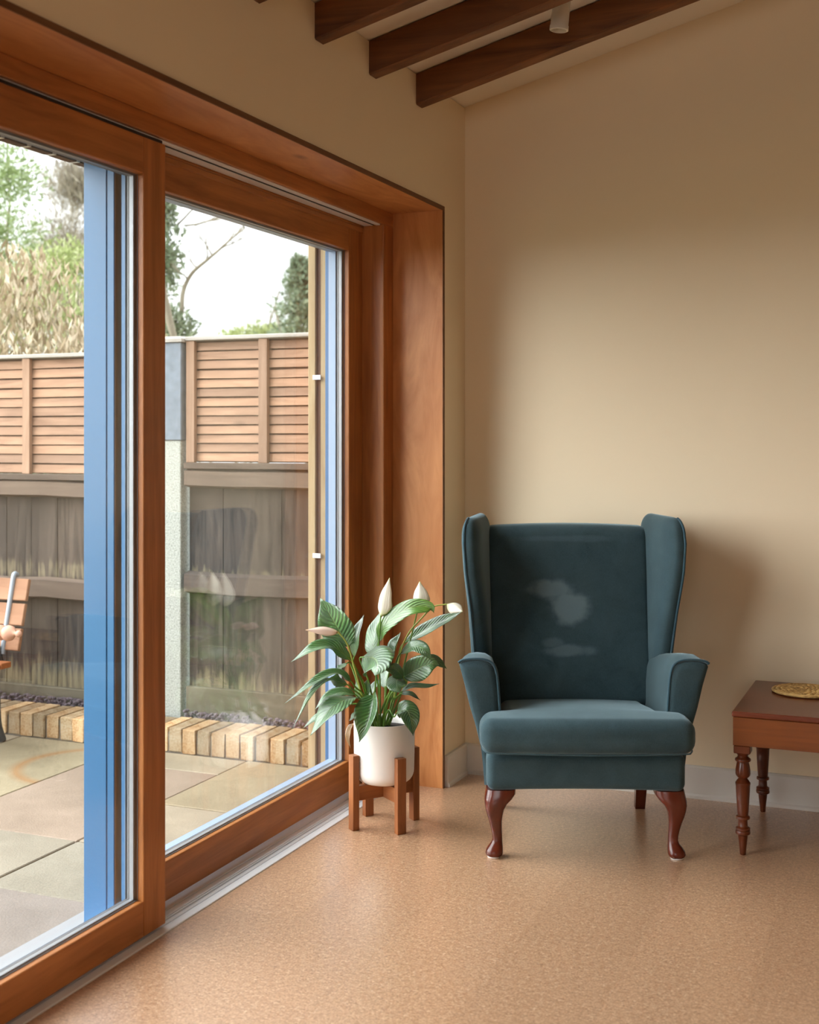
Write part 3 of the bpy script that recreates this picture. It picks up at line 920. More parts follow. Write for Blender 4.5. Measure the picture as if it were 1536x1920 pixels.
pot = empty('plant_pot', PB + Vector((0, 0, .147))); tag(pot, 'white ceramic plant pot held in the wooden plant stand', 'pot')
pr = [(0, 0)] + [(.060 + .042 * math.sin(t), .042 - .042 * math.cos(t)) for t in [i / 8 * PI / 2 for i in range(9)]] + [(.1035, .10), (.1045, .206), (.1035, .209), (.1005, .209), (.099, .206), (.097, .178)]
lathe('bowl', pr, M['ceramic'], pot, 48, angle=60)
lathe('soil', [(0, .176), (.0965, .176), (.0965, .180), (.05, .186), (0, .188)], M['soil'], pot, 32)

lily = empty('peace_lily', PB); tag(lily, 'peace lily with glossy dark green leaves and white blooms in the white pot', 'plant')
LEAVES = [
    ([(-0.094, -0.091, 0.616), (-0.125, -0.125, 0.695), (-0.176, -0.136, 0.78)], 0.101, (-0.19, -0.89, 0.42), 0.12),  # big upper
    ([(-0.071, -0.092, 0.582), (-0.058, -0.098, 0.659), (-0.044, -0.07, 0.724)], 0.045, (-0.45, -0.88, 0.16), 0.15),  # thin upright
    ([(-0.078, -0.106, 0.575), (-0.128, -0.148, 0.623), (-0.175, -0.2, 0.617), (-0.239, -0.227, 0.576)], 0.054, (-0.2, -0.7, 0.69), 0.2),  # left horizontal
    ([(-0.071, -0.114, 0.503), (-0.106, -0.161, 0.537), (-0.153, -0.224, 0.513), (-0.235, -0.279, 0.448)], 0.043, (-0.24, -0.67, 0.7), 0.25),  # left long
    ([(-0.065, -0.155, 0.5), (-0.108, -0.205, 0.52), (-0.152, -0.245, 0.473), (-0.212, -0.27, 0.364)], 0.048, (-0.7, -0.61, 0.37), 0.3),  # left droop
    ([(-0.069, -0.091, 0.456), (-0.102, -0.127, 0.467), (-0.14, -0.164, 0.45), (-0.17, -0.187, 0.416)], 0.043, (-0.28, -0.76, 0.59), 0.15),  # left mid
    ([(-0.034, -0.142, 0.456), (-0.058, -0.206, 0.457), (-0.095, -0.254, 0.421), (-0.139, -0.283, 0.351)], 0.077, (-0.3, -0.81, 0.5), 0.12),  # big lower
    ([(-0.103, -0.084, 0.423), (-0.148, -0.135, 0.399), (-0.188, -0.163, 0.374), (-0.22, -0.176, 0.347)], 0.032, (-0.39, -0.71, 0.59), 0.1),  # lower behind
    ([(0.019, -0.13, 0.468), (0.033, -0.178, 0.431), (0.027, -0.203, 0.383), (0.0, -0.203, 0.325)], 0.081, (-0.07, -0.96, 0.29), 0.55),  # front drop
    ([(-0.053, -0.063, 0.578), (0.014, -0.122, 0.589), (0.047, -0.162, 0.573), (0.047, -0.184, 0.543)], 0.117, (-0.12, -0.79, 0.6), -0.15),  # centre toward
    ([(-0.033, -0.011, 0.568), (-0.038, -0.002, 0.637), (-0.025, 0.025, 0.726)], 0.07, (-0.41, -0.91, 0.08), 0.12),  # behind flower
    ([(0.003, -0.05, 0.632), (0.029, -0.061, 0.691), (0.108, -0.05, 0.75), (0.178, -0.031, 0.756), (0.193, -0.025, 0.737)], 0.054, (-0.17, -0.93, 0.33), 0.1),  # arched bright
    ([(0.073, 0.011, 0.624), (0.144, 0.03, 0.671), (0.206, 0.045, 0.703), (0.264, 0.059, 0.735)], 0.049, (-0.13, -0.78, 0.61), 0.2),  # long right
    ([(0.036, -0.026, 0.558), (0.055, -0.029, 0.611), (0.067, -0.013, 0.663)], 0.061, (-0.61, -0.77, 0.17), 0.35),  # centre upright
    ([(0.071, -0.022, 0.593), (0.125, -0.043, 0.623), (0.169, -0.057, 0.615), (0.196, -0.056, 0.582)], 0.05, (0.11, -0.66, 0.75), 0.1),  # right upper
    ([(0.087, -0.037, 0.515), (0.137, -0.049, 0.546), (0.186, -0.05, 0.569), (0.218, -0.036, 0.567)], 0.075, (0.47, -0.84, 0.27), 0.1),  # right dark
    ([(0.132, 0.036, 0.568), (0.16, 0.048, 0.568), (0.182, 0.057, 0.553), (0.204, 0.066, 0.535)], 0.033, (0.29, -0.7, 0.65), 0.1),  # right behind tip
    ([(0.091, -0.046, 0.514), (0.082, -0.093, 0.551), (0.049, -0.118, 0.555)], 0.046, (0.23, -0.82, 0.53), -0.2),  # centre dark
    ([(0.084, -0.027, 0.513), (0.079, -0.073, 0.512), (0.09, -0.101, 0.495), (0.103, -0.106, 0.477)], 0.064, (0.18, -0.83, 0.52), -0.1),  # centre low
    ([(0.067, -0.013, 0.459), (0.105, -0.008, 0.483), (0.155, 0.002, 0.483), (0.195, 0.019, 0.492)], 0.022, (0.14, -0.59, 0.8), 0.15),  # narrow right
    ([(0.071, -0.022, 0.456), (0.109, -0.028, 0.46), (0.143, -0.024, 0.44)], 0.018, (0.14, -0.59, 0.8), 0.15),  # small right
    ([(0.071, -0.054, 0.399), (0.115, -0.079, 0.415), (0.137, -0.092, 0.384), (0.144, -0.089, 0.334)], 0.067, (0.56, -0.69, 0.45), 0.15),  # pot front right
    ([(0.058, 0.038, 0.39), (0.087, 0.05, 0.379), (0.104, 0.057, 0.361)], 0.026, (0.48, -0.55, 0.69), 0.1),  # pot right behind
    ([(-0.068, -0.047, 0.429), (-0.076, -0.051, 0.457), (-0.086, -0.044, 0.491)], 0.022, (-0.29, -0.94, 0.17), 0.2),  # inner green
    ([(-0.044, -0.038, 0.451), (-0.046, -0.038, 0.479), (-0.044, -0.038, 0.502)], 0.022, (0.23, -0.97, 0.11), 0.2),  # inner dark
    ([(-0.057, -0.01, 0.431), (-0.037, -0.002, 0.467), (-0.015, 0.018, 0.495)], 0.029, (-0.33, -0.88, 0.34), 0.2),  # inner slant
    ([(-0.124, -0.038, 0.548), (-0.133, -0.064, 0.54), (-0.143, -0.079, 0.531)], 0.029, (-0.28, -0.76, 0.59), 0.1),  # left back
    ([(-0.015, 0.04, 0.458), (-0.019, 0.049, 0.493), (-0.009, 0.064, 0.528)], 0.048, (-0.37, -0.91, 0.17), 0.1),  # back pale
    ([(-0.056, -0.042, 0.379), (-0.062, -0.077, 0.394), (-0.07, -0.102, 0.381), (-0.082, -0.107, 0.368)], 0.025, (-0.31, -0.67, 0.67), 0.1),  # inner low left
    ([(-0.126, 0.015, 0.328), (-0.14, 0.02, 0.307), (-0.143, 0.019, 0.275), (-0.138, 0.021, 0.242)], 0.024, (-0.41, -0.91, 0.09), 0.3),  # old brown
]
FLOWERS = [
    ([(0.016, -0.066, 0.722), (0.019, -0.065, 0.776), (0.04, -0.046, 0.85)], 0.043, (-0.28, -0.95, 0.15), [(-0.028, -0.031, 0.369), (-0.009, -0.045, 0.528), (0.007, -0.059, 0.639), (0.016, -0.066, 0.722)]),  # tall
    ([(0.122, 0.01, 0.748), (0.122, 0.01, 0.785), (0.122, 0.021, 0.834)], 0.045, (-0.1, -0.98, 0.15), [(0.012, 0.019, 0.363), (0.06, 0.006, 0.509), (0.087, 0.006, 0.607), (0.109, 0.005, 0.69), (0.122, 0.01, 0.748)]),  # upright
    ([(0.225, 0.01, 0.763), (0.257, 0.002, 0.76), (0.289, -0.007, 0.743)], 0.032, (0.0, -0.7, 0.7), [(0.019, 0.021, 0.363), (0.053, 0.003, 0.56), (0.087, -0.004, 0.651), (0.138, -0.005, 0.711), (0.179, 0.001, 0.752), (0.225, 0.01, 0.763)]),  # right
    ([(-0.103, -0.149, 0.673), (-0.145, -0.177, 0.683), (-0.199, -0.2, 0.681)], 0.023, (0.31, -0.74, 0.6), [(-0.044, -0.038, 0.369), (-0.064, -0.089, 0.522), (-0.078, -0.127, 0.626), (-0.103, -0.149, 0.673)]),  # left
]

def frame_path(pts, k=7):
    return catmull(pts, k)
def blade(name, pts, width, nrm, fold, mat, wf, parent, nu=None, wave=.0, cup=0.0):
    P = frame_path(pts); m = len(P)
    N0 = Vector(nrm).normalized()
    bm = bmesh.new(); uvl = bm.loops.layers.uv.new('UVMap')
    nv = 9; grid = []
    for i in range(m):
        t = i / (m - 1)
        T = (P[min(i + 1, m - 1)] - P[max(i - 1, 0)]).normalized()
        S = T.cross(N0)
        if S.length < .05: S = T.cross(Vector((.3, .2, .9)))
        S.normalize(); N = S.cross(T).normalized()
        if N.dot(N0) < 0: N = -N
        w = width * .5 * wf(t)
        row = []
        for j in range(nv):
            v = j / (nv - 1) * 2 - 1
            off = N * (abs(v) ** 1.3 * w * fold * 1.6 + wave * w * math.sin(t * 11 + (1.5 if v > 0 else 0)) * abs(v) ** 2 - cup * w * (v * v))
            row.append((bm.verts.new(P[i] + S * (v * w) * (1 - .25 * abs(fold)) + off), t, (v + 1) / 2))
        grid.append(row)
    for i in range(m - 1):
        for j in range(nv - 1):
            q = [grid[i][j], grid[i + 1][j], grid[i + 1][j + 1], grid[i][j + 1]]
            f = bm.faces.new([c[0] for c in q]); f.smooth = True
            for lp, c in zip(f.loops, q): lp[uvl].uv = (c[1], c[2])
    me = bpy.data.meshes.new(name); bm.to_mesh(me); bm.free()
    o = link_mesh(name, me, mat, parent)
    md = o.modifiers.new('thickness', 'SOLIDIFY'); md.thickness = .0007; md.offset = 0
    return o
leaf_w = lambda t: max(.02, (math.sin(PI * min(1, (t * 1.02 + .0)) ** .78) ** .85 if 0 < t < 1 else 0)) * (1 - .25 * smoothstep(.7, 1, t))
crowns = [Vector((-.03, -.035, .335)), Vector((.005, .015, .335)), Vector((-.012, -.012, .335)), Vector((-.045, -.02, .335)), Vector((.0, -.045, .335))]
for i, (pts, wd, nn, fold) in enumerate(LEAVES):
    bright = i in (11, 23); old = i == len(LEAVES) - 1
    mat = M['leaf_old'] if old else M['leaf_backlit'] if bright else M['leaf']
    P = [Vector(p) for p in pts]
    lf = blade('leaf', P, wd * (1.3 if i in (0, 6) else 1.14), nn, fold, mat, leaf_w, lily, wave=.10)
    if bright: lf['label'] = 'bright green leaf, backlight put into its colour'
    if old: lf['label'] = 'withered ochre leaf'
    base = P[0]; c0 = min(crowns, key=lambda c: abs(c.x - base.x * .35) + abs(c.y - base.y * .35)) + Vector((rng.normal() * .008, rng.normal() * .008, 0))
    d0 = (P[0] - P[1]).normalized()
    mid1 = c0.lerp(base, .45) + Vector((0, 0, .035)); mid2 = base + d0 * .02 - Vector((0, 0, .012))
    path = catmull([c0, mid1, mid2, base, base + (P[1] - P[0]) * .2], 5)
    rad = [.0036 - .0018 * k / (len(path) - 1) for k in range(len(path))]
    tube('leaf_stalk', path, rad, M['leaf_old'] if old else M['stalk'], lf, 7)
sp_w = lambda t: max(.03, (math.sin(PI * min(1, t) ** .72)) ** .8 if 0 < t < 1 else .03) * (1 - .35 * smoothstep(.7, 1, t))
for i, (pts, wd, nn, stp) in enumerate(FLOWERS):
    P = [Vector(p) for p in pts]
    fl = blade('spathe', P, wd * 1.6, nn, -.4, M['spathe_pink'] if i == 3 else M['spathe'], sp_w, lily, wave=.05)
    fl['label'] = ('tall white bloom over the middle leaves', 'upright white bloom at the top right', 'sideways white bloom at the chair', 'fading pinkish bloom on the left')[i]
    path = catmull(stp, 6)
    tube('bloom_stalk', path, [.0033 - .001 * k / (len(path) - 1) for k in range(len(path))], M['stalk_pale'] if i in (2, 3) else M['stalk'], fl, 7)
    N0 = Vector(nn).normalized()
    ax = [P[0] - N0 * .007, P[0].lerp(P[1], .6) - N0 * .011, P[1] - N0 * .012]
    tube('spadix', catmull(ax, 4), [.0035 * f for f in (.7, 1, 1, 1, 1, 1, .95, .85, .5)], M['spadix'], fl, 8)

# ------------------------------------------------------------------ outdoors: patio, kerb, fence
PZ = -.06
gnd = box('floor_outdoors', (-40, -.53, -20, 40, -.5, -.11), M['lawn'], bevel=0)
struct(gnd, 'rough grass ground beyond the fence and under the patio')
patio = box('floor_patio', (-4.2, -.535, -6.2, .028, -.108, PZ - .008), M['joint'], bevel=0)
struct(patio, 'pale sandstone patio outside the glass doors')
SL = [(-1.615, -1.0, -1.135, -.21, 'D8C8B4'), (-1.615, -1.0, -.21, .026, 'E4DCC0'), (-1.0, -.54, -.655, .026, 'E8DCB8'), (-1.0, -.54, -1.135, -.655, 'E4DCC4'),
      (-1.0, -.54, -1.595, -1.135, 'E0E0CC'), (-1.615, -1.0, -1.595, -1.135, 'DEDCC8'), (-2.2, -1.615, -.8, .026, 'E6DDB8'), (-2.2, -1.615, -1.4, -.8, 'D4CCBC'),
      (-2.8, -2.2, -.55, .026, 'DED6BC'), (-2.8, -2.2, -1.2, -.55, 'D8D4C4'), (-2.2, -1.615, -2.2, -1.4, 'D8D8CC'), (-1.615, -1.05, -2.3, -1.595, 'CFCBC4'), (-1.05, -.54, -2.3, -1.595, 'CCC8C2'),
      (-2.8, -2.2, -2.0, -1.2, 'D8D0C0'), (-3.4, -2.8, -.9, .026, 'E0D8C0'), (-3.4, -2.8, -1.8, -.9, 'D6CEC0'), (-4.0, -3.4, -1.2, .026, 'DAD4C0'),
      (-1.2, -.54, -3.1, -2.3, 'D4D0C6'), (-1.9, -1.2, -3.1, -2.3, 'DAD6C8'), (-2.8, -1.9, -3.1, -2.3, 'CEC8BC'), (-1.2, -.54, -4.0, -3.1, 'D8D2C4'), (-2.0, -1.2, -4.0, -3.1, 'D2CCC0')]
for x0, x1, y0, y1, tint in SL:
    bm = bmesh.new(); g = .004; add_box(bm, g, x1 - x0 - g, g, y1 - y0 - g, -.03, rng.normal() * .0012, bevel=.003)
    o = finish('paving_slab', bm, M['slab_ring'] if (x0, y1) == (-2.2, .026) else M['slab'], patio, loc=(x0, y0, PZ))
    c = lin(tint); o.color = (c[0] * 1.36, c[1] * 1.33, c[2] * 1.5, 1)

# kerb of bricks on edge
kerb = empty('brick_kerb', (-1.7, .15, PZ)); tag(kerb, 'low kerb of pale yellow bricks on edge along the fence foot', 'kerb')
bm = bmesh.new(); add_box(bm, -2.4, 1.18, -.11, .09, -.04, .085); finish('mortar_bed', bm, M['joint'], kerb)
kx = -3.95; bricks = []
bmeshes = []
for v in range(6):
    bm = bmesh.new(); add_box(bm, -.0325, .0325, -.1075, .1075, 0, .104, bevel=.0045, seg=2)
    for vv in bm.verts: vv.co += Vector((rng.normal(), rng.normal(), rng.normal())) * .0011
    me = bpy.data.meshes.new('brick'); bm.to_mesh(me); bm.free(); me.materials.append(M['kerb']); bmeshes.append(me)
i = 0
while kx < -.60:
    o = bpy.data.objects.new('brick', bmeshes[i % 6]); COL.objects.link(o); o.parent = kerb
    o.location = (kx + 1.7, -.012 + rng.normal() * .003, rng.normal() * .0015); o.rotation_euler.z = rng.normal() * .012 + (PI if i % 2 else 0)
    k = rng.uniform(.62, 1.1); g = rng.random() < .3
    o.color = (k * (.72 if g else 1.02), k * (.76 if g else .98), k * (.80 if g else .93), 1)
    kx += .0735 + rng.normal() * .0008; i += 1

# gravel strip behind the kerb
n = 1500
pts = np.stack([rng.uniform(-3.9, -.62, n), rng.uniform(.262, .276, n), rng.uniform(.02, .07, n)], 1)
bm = bmesh.new()
ico = bmesh.new(); bmesh.ops.create_icosphere(ico, subdivisions=1, radius=1); iv = np.array([v.co[:] for v in ico.verts]); ifc = np.array([[v.index for v in f.verts] for f in ico.faces]); ico.free()
keep = (np.abs(pts[:, 0] + 1.555) > .085) & (np.abs(pts[:, 0] + 3.452) > .085)
pts = pts[keep]; n = len(pts)
sc = rng.uniform(.007, .014, (n, 1, 3)) * np.array([1, 1, .7])
V = (pts[:, None, :] + iv[None] * sc).reshape(-1, 3)
Fc = (np.arange(n)[:, None, None] * len(iv) + ifc[None]).reshape(-1, 3)
bm.free()
me = bpy.data.meshes.new('gravel'); me.from_pydata(V.tolist(), [], Fc.tolist()); me.update()
gv = link_mesh('gravel', me, M['gravel']); tag(gv, 'dark purple gravel between the brick kerb and the fence', 'gravel', kind='stuff')

# fence: concrete posts, old brown closeboard bays below, new slatted panels above
FY = .335
def post(x, zt_conc, zt, label):
    p = empty('fence_post', (x, FY, PZ)); tag(p, label, 'post', 'fence posts')
    bm = bmesh.new(); add_box(bm, -.052, .052, -.05, .05, -.05, zt_conc - PZ, .006, 2)
    finish('concrete_post', bm, M['concrete'], p)
    bm = bmesh.new(); add_box(bm, -.058, .058, -.056, .056, zt_conc - PZ + .0005, zt - PZ, .004)
    o = finish('post_extension', bm, M['grey_post'], p)
    rings = [[(sx * h, sy * h, z) for sx, sy in ((-1, -1), (1, -1), (1, 1), (-1, 1))] for h, z in ((.066, zt - PZ + .0005), (.066, zt - PZ + .016), (.052, zt - PZ + .028))]
    loft('post_cap', rings, M['cap'], p, False)
post(-1.555, 1.31, 1.765, 'pale concrete fence post with slate grey top between the two slatted panels')
post(-3.452, 1.25, 1.70, 'pale concrete fence post with slate grey top, left of the frame')

def slat_panel(x0, x1, z0, z1, ns, battens, label):
    p = empty('slatted_fence_panel', ((x0 + x1) / 2, FY, z0)); tag(p, label, 'fence panel', 'new slatted fence panels')
    L = (x1 - x0) / 2; H = z1 - z0
    pitch = (H - .03) / ns
    for i in range(ns):
        za = i * pitch
        # feather-edged lap: bottom leans outward
        rings = []
        for x in (-L, -L * .5, 0, L * .5, L):
            w = rng.normal() * .0015
            rings.append([(x, -.014, za + .007 + w), (x, -.007, za + pitch + .0005 + w), (x, .003, za + pitch + .0005 + w), (x, .003, za + .007 + w)])
        o = loft('slat', rings, M['slat'], p, False)
    box('backing_board', (-L, L, .0032, .007, .002, H - .02), M['gap_shade'], p, 0)  # added behind the slats, toned dark so the gaps read as shade
    for bx in battens:
        box('batten', (bx - (x0 + x1) / 2 - .0225, bx - (x0 + x1) / 2 + .0225, -.036, -.0125, 0, H - .02), M['batten'], p, .002)
    box('capping', (-L, L, -.042, .03, H - .019, H), M['cap'], p, .003)
slat_panel(-1.486, .35, 1.2085, 1.79, 13, (-1.462, -1.08, -.62, -.1), 'new reddish slatted fence panel right of the concrete post')
slat_panel(-3.38, -1.624, 1.1455, 1.732, 12, (-3.355, -2.89, -2.405, -1.97, -1.648), 'new reddish slatted fence panel left of the concrete post, behind the near door')

def old_bay(x0, x1, dz, label):
    p = empty('old_board_fence', ((x0 + x1) / 2, FY, 0)); tag(p, label, 'fence', 'old board fence bays')
    cx = (x0 + x1) / 2
    x = x0
    while x < x1 - .02:
        w = min(.162 + rng.normal() * .015, x1 - x)
        box('board', (x - cx + .0006, x - cx + w - .0006, -.002 + rng.normal() * .0015, .014, .15 + dz, 1.164 + dz), M['old_board'], p, .001)
        x += w
    for z0, z1 in ((1.085, 1.150), (.595, .675)):
        rings = []
        for k in range(9):
            X = x0 - cx + (x1 - x0) * k / 8; j = rng.normal() * .003
            rings.append([(X, -.05, z0 + dz + j), (X, -.008, z0 + dz + j - .012), (X, -.008, z1 + dz + j + .012), (X, -.05, z1 + dz + j)])
        loft('rail', rings, M['old_rail'], p, False)
    box('top_ledge', (x0 - cx, x1 - cx, -.055, .03, 1.1625 + dz, 1.190 + dz), M['old_rail'], p, .002)
    box('gravel_board', (x0 - cx, x1 - cx, -.034, -.004, -.03 + dz * .5, .155 + dz), M['gravelboard'], p, .003)
old_bay(-1.486, .35, .018, 'old dark brown board fence right of the concrete post')
old_bay(-3.38, -1.624, -.045, 'old dark brown board fence left of the concrete post, behind the bench')

# ------------------------------------------------------------------ outer wall: brick head and larch-lined reveal
lt = empty('brick_lintel', (-.433, -2.0, 2.066)); tag(lt, 'brown brick course over the outside of the glass doors, top left', 'lintel')
bm = bmesh.new(); add_box(bm, -.0125, .0122, -1.9, 1.65, .0008, .1); finish('mortar_joint', bm, M['mortar'], lt)
for i in range(36):
    bm = bmesh.new(); add_box(bm, -.0135 + rng.normal() * .0006, .013, -.0425, .0425, rng.normal() * .0006, .102, .001)
    o = finish('brick', bm, M['lintel_brick'], lt, loc=(0, -1.837 + .1 * i, 0))
struct(box('wall_outside', (-.53, -.405, Y0, Y1, 2.20, 2.6), M['render_out'], bevel=0), 'outer brick wall above the doors')
rv = empty('larch_reveal', (-.46, -.33, PZ)); tag(rv, 'pale larch boarding lining the outside of the door opening', 'cladding')
box('board', (-.012, .056, 0, .02, .0, 2.14), M['larch'], rv, .002)
box('backing', (-.030, -.0125, .006, .02, .0, 2.14), M['gap_shade'], rv, 0)  # dark strip for the shadow gap between board and edge batten
box('edge_batten', (-.062, -.0305, -.008, .02, .0, 2.14), M['larch'], rv, .002)
for z in (1.555, .868):
    bm = bmesh.new(); add_box(bm, -.040, -.006, -.0135, -.0085, z - PZ - .009, z - PZ + .009, .001)
    o = finish('fixing_clip', bm, M['white_plastic'], rv); o['label'] = 'small white plastic clip'
bm = bmesh.new(); add_box(bm, -.53, -.405, -.309, 0.0, -.1, 2.19)
struct(finish('wall_outer_pier', bm, M['render_out']), 'outer wall pier beside the larch reveal')

# ------------------------------------------------------------------ garden bench, only its right end in view
bn = empty('garden_bench', (-2.2, -.12, PZ)); tag(bn, 'wooden slatted garden bench with black iron ends and turned knob at the left edge', 'bench')
for z0, z1, y in ((.635, .735, .088), (.525, .625, .062), (.415, .515, .036)):
    bm = bmesh.new(); add_box(bm, -1.35, .085, -.010, .010, -.05, .05, .003)
    o = finish('back_slat', bm, M['bench_wood'], bn, loc=(0, y, (z0 + z1) / 2)); o.rotation_euler.x = math.radians(-14)
for y in (-.06, -.135, -.21, -.285, -.36):
    box('seat_slat', (-1.35, .085, y - .033, y + .033, .352, .378), M['bench_seat'], bn, .003)
for ex in (-.02, -1.24):
    bm = bmesh.new()
    add_tube(bm, catmull([(ex, .03, 0), (ex - .01, .01, .08), (ex, -.01, .2), (ex, -.02, .345)], 5), .022, 10)
    add_tube(bm, catmull([(ex, -.40, 0), (ex, -.38, .08), (ex, -.36, .2), (ex, -.37, .345)], 5), .020, 10)
    add_tube(bm, [(ex, -.41, .338), (ex, 0, .338)], .014, 8)
    add_tube(bm, catmull([(ex, .01, .36), (ex, -.02, .44), (ex, -.09, .50), (ex, -.20, .54), (ex, -.33, .54), (ex, -.38, .49), (ex, -.36, .38)], 6), .024, 10)
    e = finish('iron_end', bm, M['iron'], bn, True, angle=60)
    bm = bmesh.new(); add_tube(bm, catmull([(ex + .02, .012, .40), (ex + .02, .045, .55), (ex + .02, .077, .69), (ex + .02, .092, .752), (ex + .02, .112, .75)], 5), .012, 8)
    s_ = finish('back_strap', bm, M['steel_strap'], bn, True, angle=60); s_['label'] = 'steel strap over the back slats'
kp = [(0, 0), (.030, 0), (.034, .008), (.034, .022), (.024, .028), (.022, .034), (.031, .042), (.036, .056), (.033, .072), (.018, .086), (.008, .094), (.008, .100), (.014, .106), (.016, .114), (.012, .123), (0, .126)]
for ex, s in ((.005, 1), (-1.265, -1)):
    bm = bmesh.new(); add_lathe(bm, kp, 24)
    o = finish('turned_knob', bm, M['knob_wood'], bn, True, angle=60, loc=(ex + .055, -.085, .515)); o.rotation_euler = (0, s * PI / 2, 0); o['label'] = 'pinkish turned wooden knob'

# ------------------------------------------------------------------ trees and shrubs beyond the fence
def branch(bm, p, d, length, r, depth, spread, tips, nseg=5, droop=0.0, kids=3):
    pts = [p.copy()]; q = p.copy(); dd = d.normalized()
    for i in range(nseg):
        dd = (dd + Vector(rng.normal(size=3)) * .16 + Vector((0, 0, droop))).normalized()
        q = q + dd * (length / nseg); pts.append(q.copy())
    rad = [r * (1 - .6 * i / nseg) for i in range(nseg + 1)]
    add_tube(bm, pts, rad, 5 if r < .02 else 7)
    if depth == 0:
        tips.append(q.copy()); return
    for k in range(kids):
        t = rng.uniform(.35, 1.0); i = min(nseg, max(1, int(t * nseg)))
        ax = Vector(rng.normal(size=3)); nd = (dd + ax.normalized() * spread).normalized()
        branch(bm, pts[i], nd, length * rng.uniform(.5, .8), rad[i] * .6, depth - 1, spread, tips, max(3, nseg - 1), droop, kids)
    tips.append(q.copy())

def set_tone(o):
    me = o.data; at = me.attributes.new('tone', 'FLOAT', 'POINT')
    at.data.foreach_set('value', (rng.uniform(.2, .9, len(me.vertices))).astype(np.float32))

def bare_tree(name, loc, starts, label, cat='tree', twig=M['twig']):
    t = empty(name, loc); tag(t, label, cat)
    bm = bmesh.new(); tips = []
    for d, L, r, dep, spr, kids in starts:
        branch(bm, Vector((0, 0, 0)), Vector(d), L, r, dep, spr, tips, 6, .02, kids)
    o = finish('branches', bm, twig, t, True); set_tone(o)
    return t, tips

def crown(t, c, rad, n, length, width, mat, up=.3, name='foliage', hollow=.35):
    c = np.array(c); rad = np.array(rad)
    v = rng.normal(size=(n, 3)); v /= np.linalg.norm(v, axis=1, keepdims=True)
    clump = rng.normal(size=(40, 3)); clump /= np.linalg.norm(clump, axis=1, keepdims=True)
    rr = rng.uniform(hollow, 1, (n, 1)) ** .6
    k = clump[rng.integers(0, 40, n)]
    pos = (.55 * v + .6 * k); pos *= rr
    P = c + pos * rad
    d = pos + np.array([0, 0, up]) + rng.normal(size=(n, 3)) * .5
    o = quad_cloud(name, P, d, length, width, mat, t); o['kind'] = 'stuff'
    return o

# tan hedge shrub right behind the fence: an upright dense mass of dry leaves on many stems
hd = empty('dry_hedge_shrub', (-4.3, 2.3, -.1)); tag(hd, 'dense hedge shrub of dry tan leaves behind the left fence panel', 'shrub')
bm = bmesh.new()
for i in range(70):
    x = rng.uniform(-1.6, 1.35); y = rng.uniform(-.4, .5)
    H = 2.62 - max(0, x - .2) * .75 + rng.normal() * .12
    p = [(x, y, 0)]
    for k in range(1, 6): p.append((x + rng.normal() * .06 * k, y + rng.normal() * .05 * k, H * k / 5))
    add_tube(bm, catmull(p, 3), [.009 - .0005 * j for j in range(16)], 5)
o = finish('stems', bm, M['twig'], hd, True); set_tone(o)
n = 15000
x = rng.uniform(-1.7, 1.4, n); top = 2.66 - np.maximum(0, x - .2) * .75 + .12 * np.sin(x * 7) + .05 * np.sin(x * 23)
z = .9 + (top - .9) * rng.uniform(0, 1, n) ** .8; y = rng.normal(0, .33, n)
o = quad_cloud('foliage', np.stack([x, y, z], 1), np.stack([rng.normal(0, .35, n), rng.normal(0, .35, n), np.ones(n)], 1), .085, .024, M['dry_leaf'], hd)
o['kind'] = 'stuff'

# evergreen at the far left
t, _ = bare_tree('evergreen_tree', (-8.6, 7.4, -.1), [((0, 0, 1), 4.6, .045, 1, .9, 6)], 'tall green evergreen tree at the far left edge')
for c, r in (((-.3, 0, 3.0), (.75, .7, .55)), ((-.1, 0, 3.9), (.7, .6, .5)), ((.05, 0, 4.6), (.55, .5, .5)), ((.35, .1, 3.35), (.5, .5, .4)), ((-.5, 0, 5.2), (.6, .5, .5))):
    crown(t, c, r, 1700, .085, .022, M['green_leaf'])
# olive shrub mass between hedge and bare tree
t, _ = bare_tree('olive_shrub', (-6.6, 5.75, -.1), [((.05, 0, 1), 1.8, .03, 2, .5, 4), ((-.1, 0, 1), 1.8, .03, 2, .5, 4)], 'loose olive green shrub behind the dry hedge', 'shrub')
for c, r in (((-.5, 0, 2.7), (.7, .6, .6)), ((.25, 0, 2.6), (.7, .6, .65)), ((.6, .1, 2.3), (.45, .5, .5)), ((.0, .3, 3.2), (.5, .4, .35))):
    crown(t, c, r, 1500, .085, .02, M['olive_leaf'])
# bare tree against the sky at the blue edge
tb_, _ = bare_tree('bare_tree', (-12.35, 13.2, -.1), [((.02, 0, 1), 3.0, .045, 4, .45, 4), ((-.06, 0, 1), 2.7, .035, 4, .45, 4), ((.05, 0, 1), 2.7, .035, 4, .45, 4), ((-.12, 0, 1), 2.5, .035, 3, .45, 4)], 'bare twiggy tree above the dry hedge beside the blue door edge')
for c, r in (((.1, 0, 4.7), (1.1, .7, .9)), ((.5, 0, 3.6), (1.1, .7, .8)), ((-.5, 0, 3.7), (.9, .6, .7)), ((.4, 0, 5.8), (.8, .5, .7))):
    crown(tb_, c, r, 2600, .26, .018, M['twig'], up=1.2, name='fine_twigs', hollow=.1)
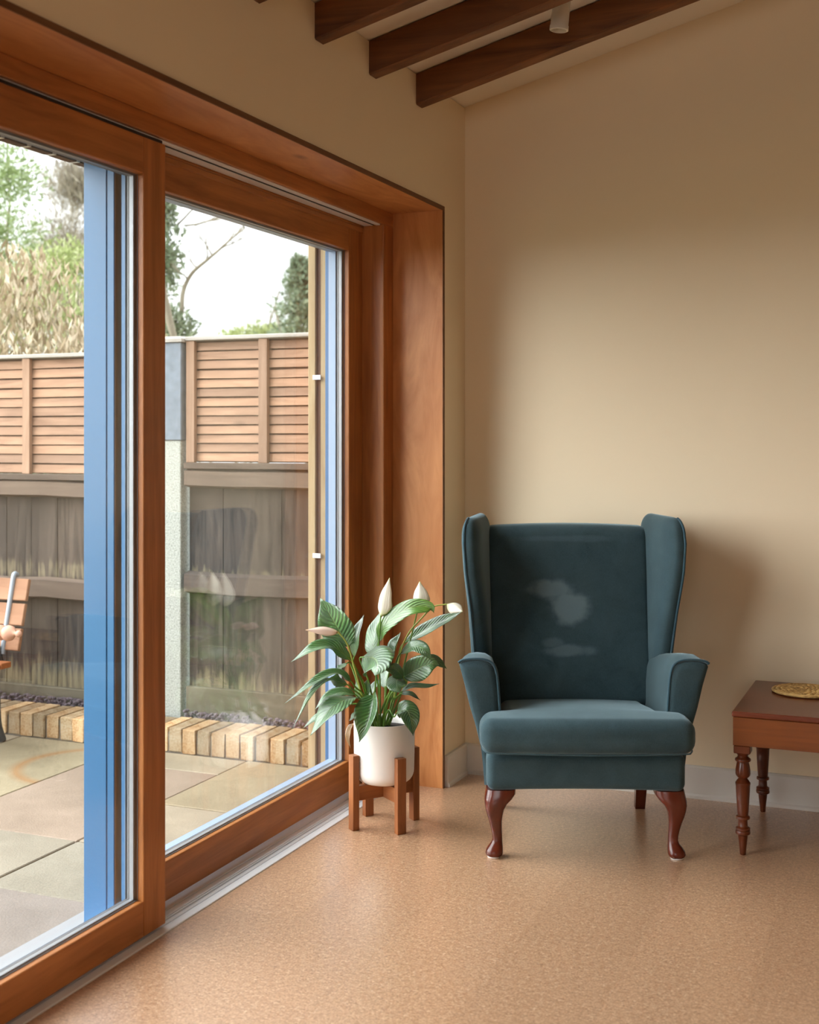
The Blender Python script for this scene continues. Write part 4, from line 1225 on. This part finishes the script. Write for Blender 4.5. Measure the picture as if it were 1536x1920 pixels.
# ivy-covered trunk seen at the left side of the far glass, with one long arching bough
t, _ = bare_tree('ivy_clad_tree', (-4.70, 5.0, -.1), [((.0, 0, 1), 3.3, .05, 1, .25, 4)], 'ivy-clad tree trunk at the left side of the far glass leaf')
for c, r in (((.0, 0, 3.05), (.17, .2, .42)), ((.06, 0, 2.42), (.24, .22, .22)), ((-.05, 0, 3.6), (.15, .2, .3))):
    crown(t, c, r, 900, .07, .03, M['conifer_leaf'])
bm = bmesh.new()
bp = catmull([(.15, 0, 2.55), (.17, 0, 2.75), (.26, 0, 2.90), (.40, .0, 3.0), (.52, 0, 3.08), (.66, 0, 3.18), (.80, 0, 3.27)], 5)
add_tube(bm, bp, [.022 - .016 * i / (len(bp) - 1) for i in range(len(bp))], 7)
for k in (8, 12, 15, 18, 21, 24, 27, 30):
    p = bp[min(k, len(bp) - 1)]; tl = []
    branch(bm, p, Vector((rng.normal() * .5 + .2, rng.normal() * .4, .7)), .22, .008, 2, .8, tl, 4, 0, 3)
for sx in (.05, .25, .45):
    tl = []
    branch(bm, Vector((sx * .5, .1, 3.35)), Vector((.5, 0, .25)), .5, .010, 3, .8, tl, 4, -.03, 3)
o = finish('bough', bm, M['twig'], t, True); set_tone(o)
# conifer and low bush on the right, pole-like trunk between
t, _ = bare_tree('conifer', (-5.40, 9.0, -.1), [((0, 0, 1), 3.2, .05, 1, .9, 5)], 'grey green conifer above the right fence panel')
for c, r in (((.0, 0, 2.6), (.58, .5, .35)), ((.0, 0, 3.0), (.45, .4, .3)), ((.0, 0, 3.3), (.26, .25, .28)), ((-.05, 0, 3.52), (.12, .12, .16)), ((.35, 0, 2.8), (.5, .4, .5))):
    crown(t, c, r, 1300, .085, .03, M['conifer_leaf'])
t, _ = bare_tree('low_bush', (-6.75, 10.4, -.1), [((0, 0, 1), 1.6, .04, 1, .5, 4)], 'low rounded green bush just above the right fence panel', 'shrub')
crown(t, (.05, 0, 2.78), (.55, .4, .26), 1500, .08, .03, M['olive_leaf'])
crown(t, (-.45, 0, 2.72), (.28, .3, .2), 700, .08, .03, M['olive_leaf'])
bare_tree('slender_tree', (-8.75, 13.2, -.1), [((0, 0, 1), 3.9, .035, 1, .3, 4)], 'slender bare tree trunk above the middle of the far fence')
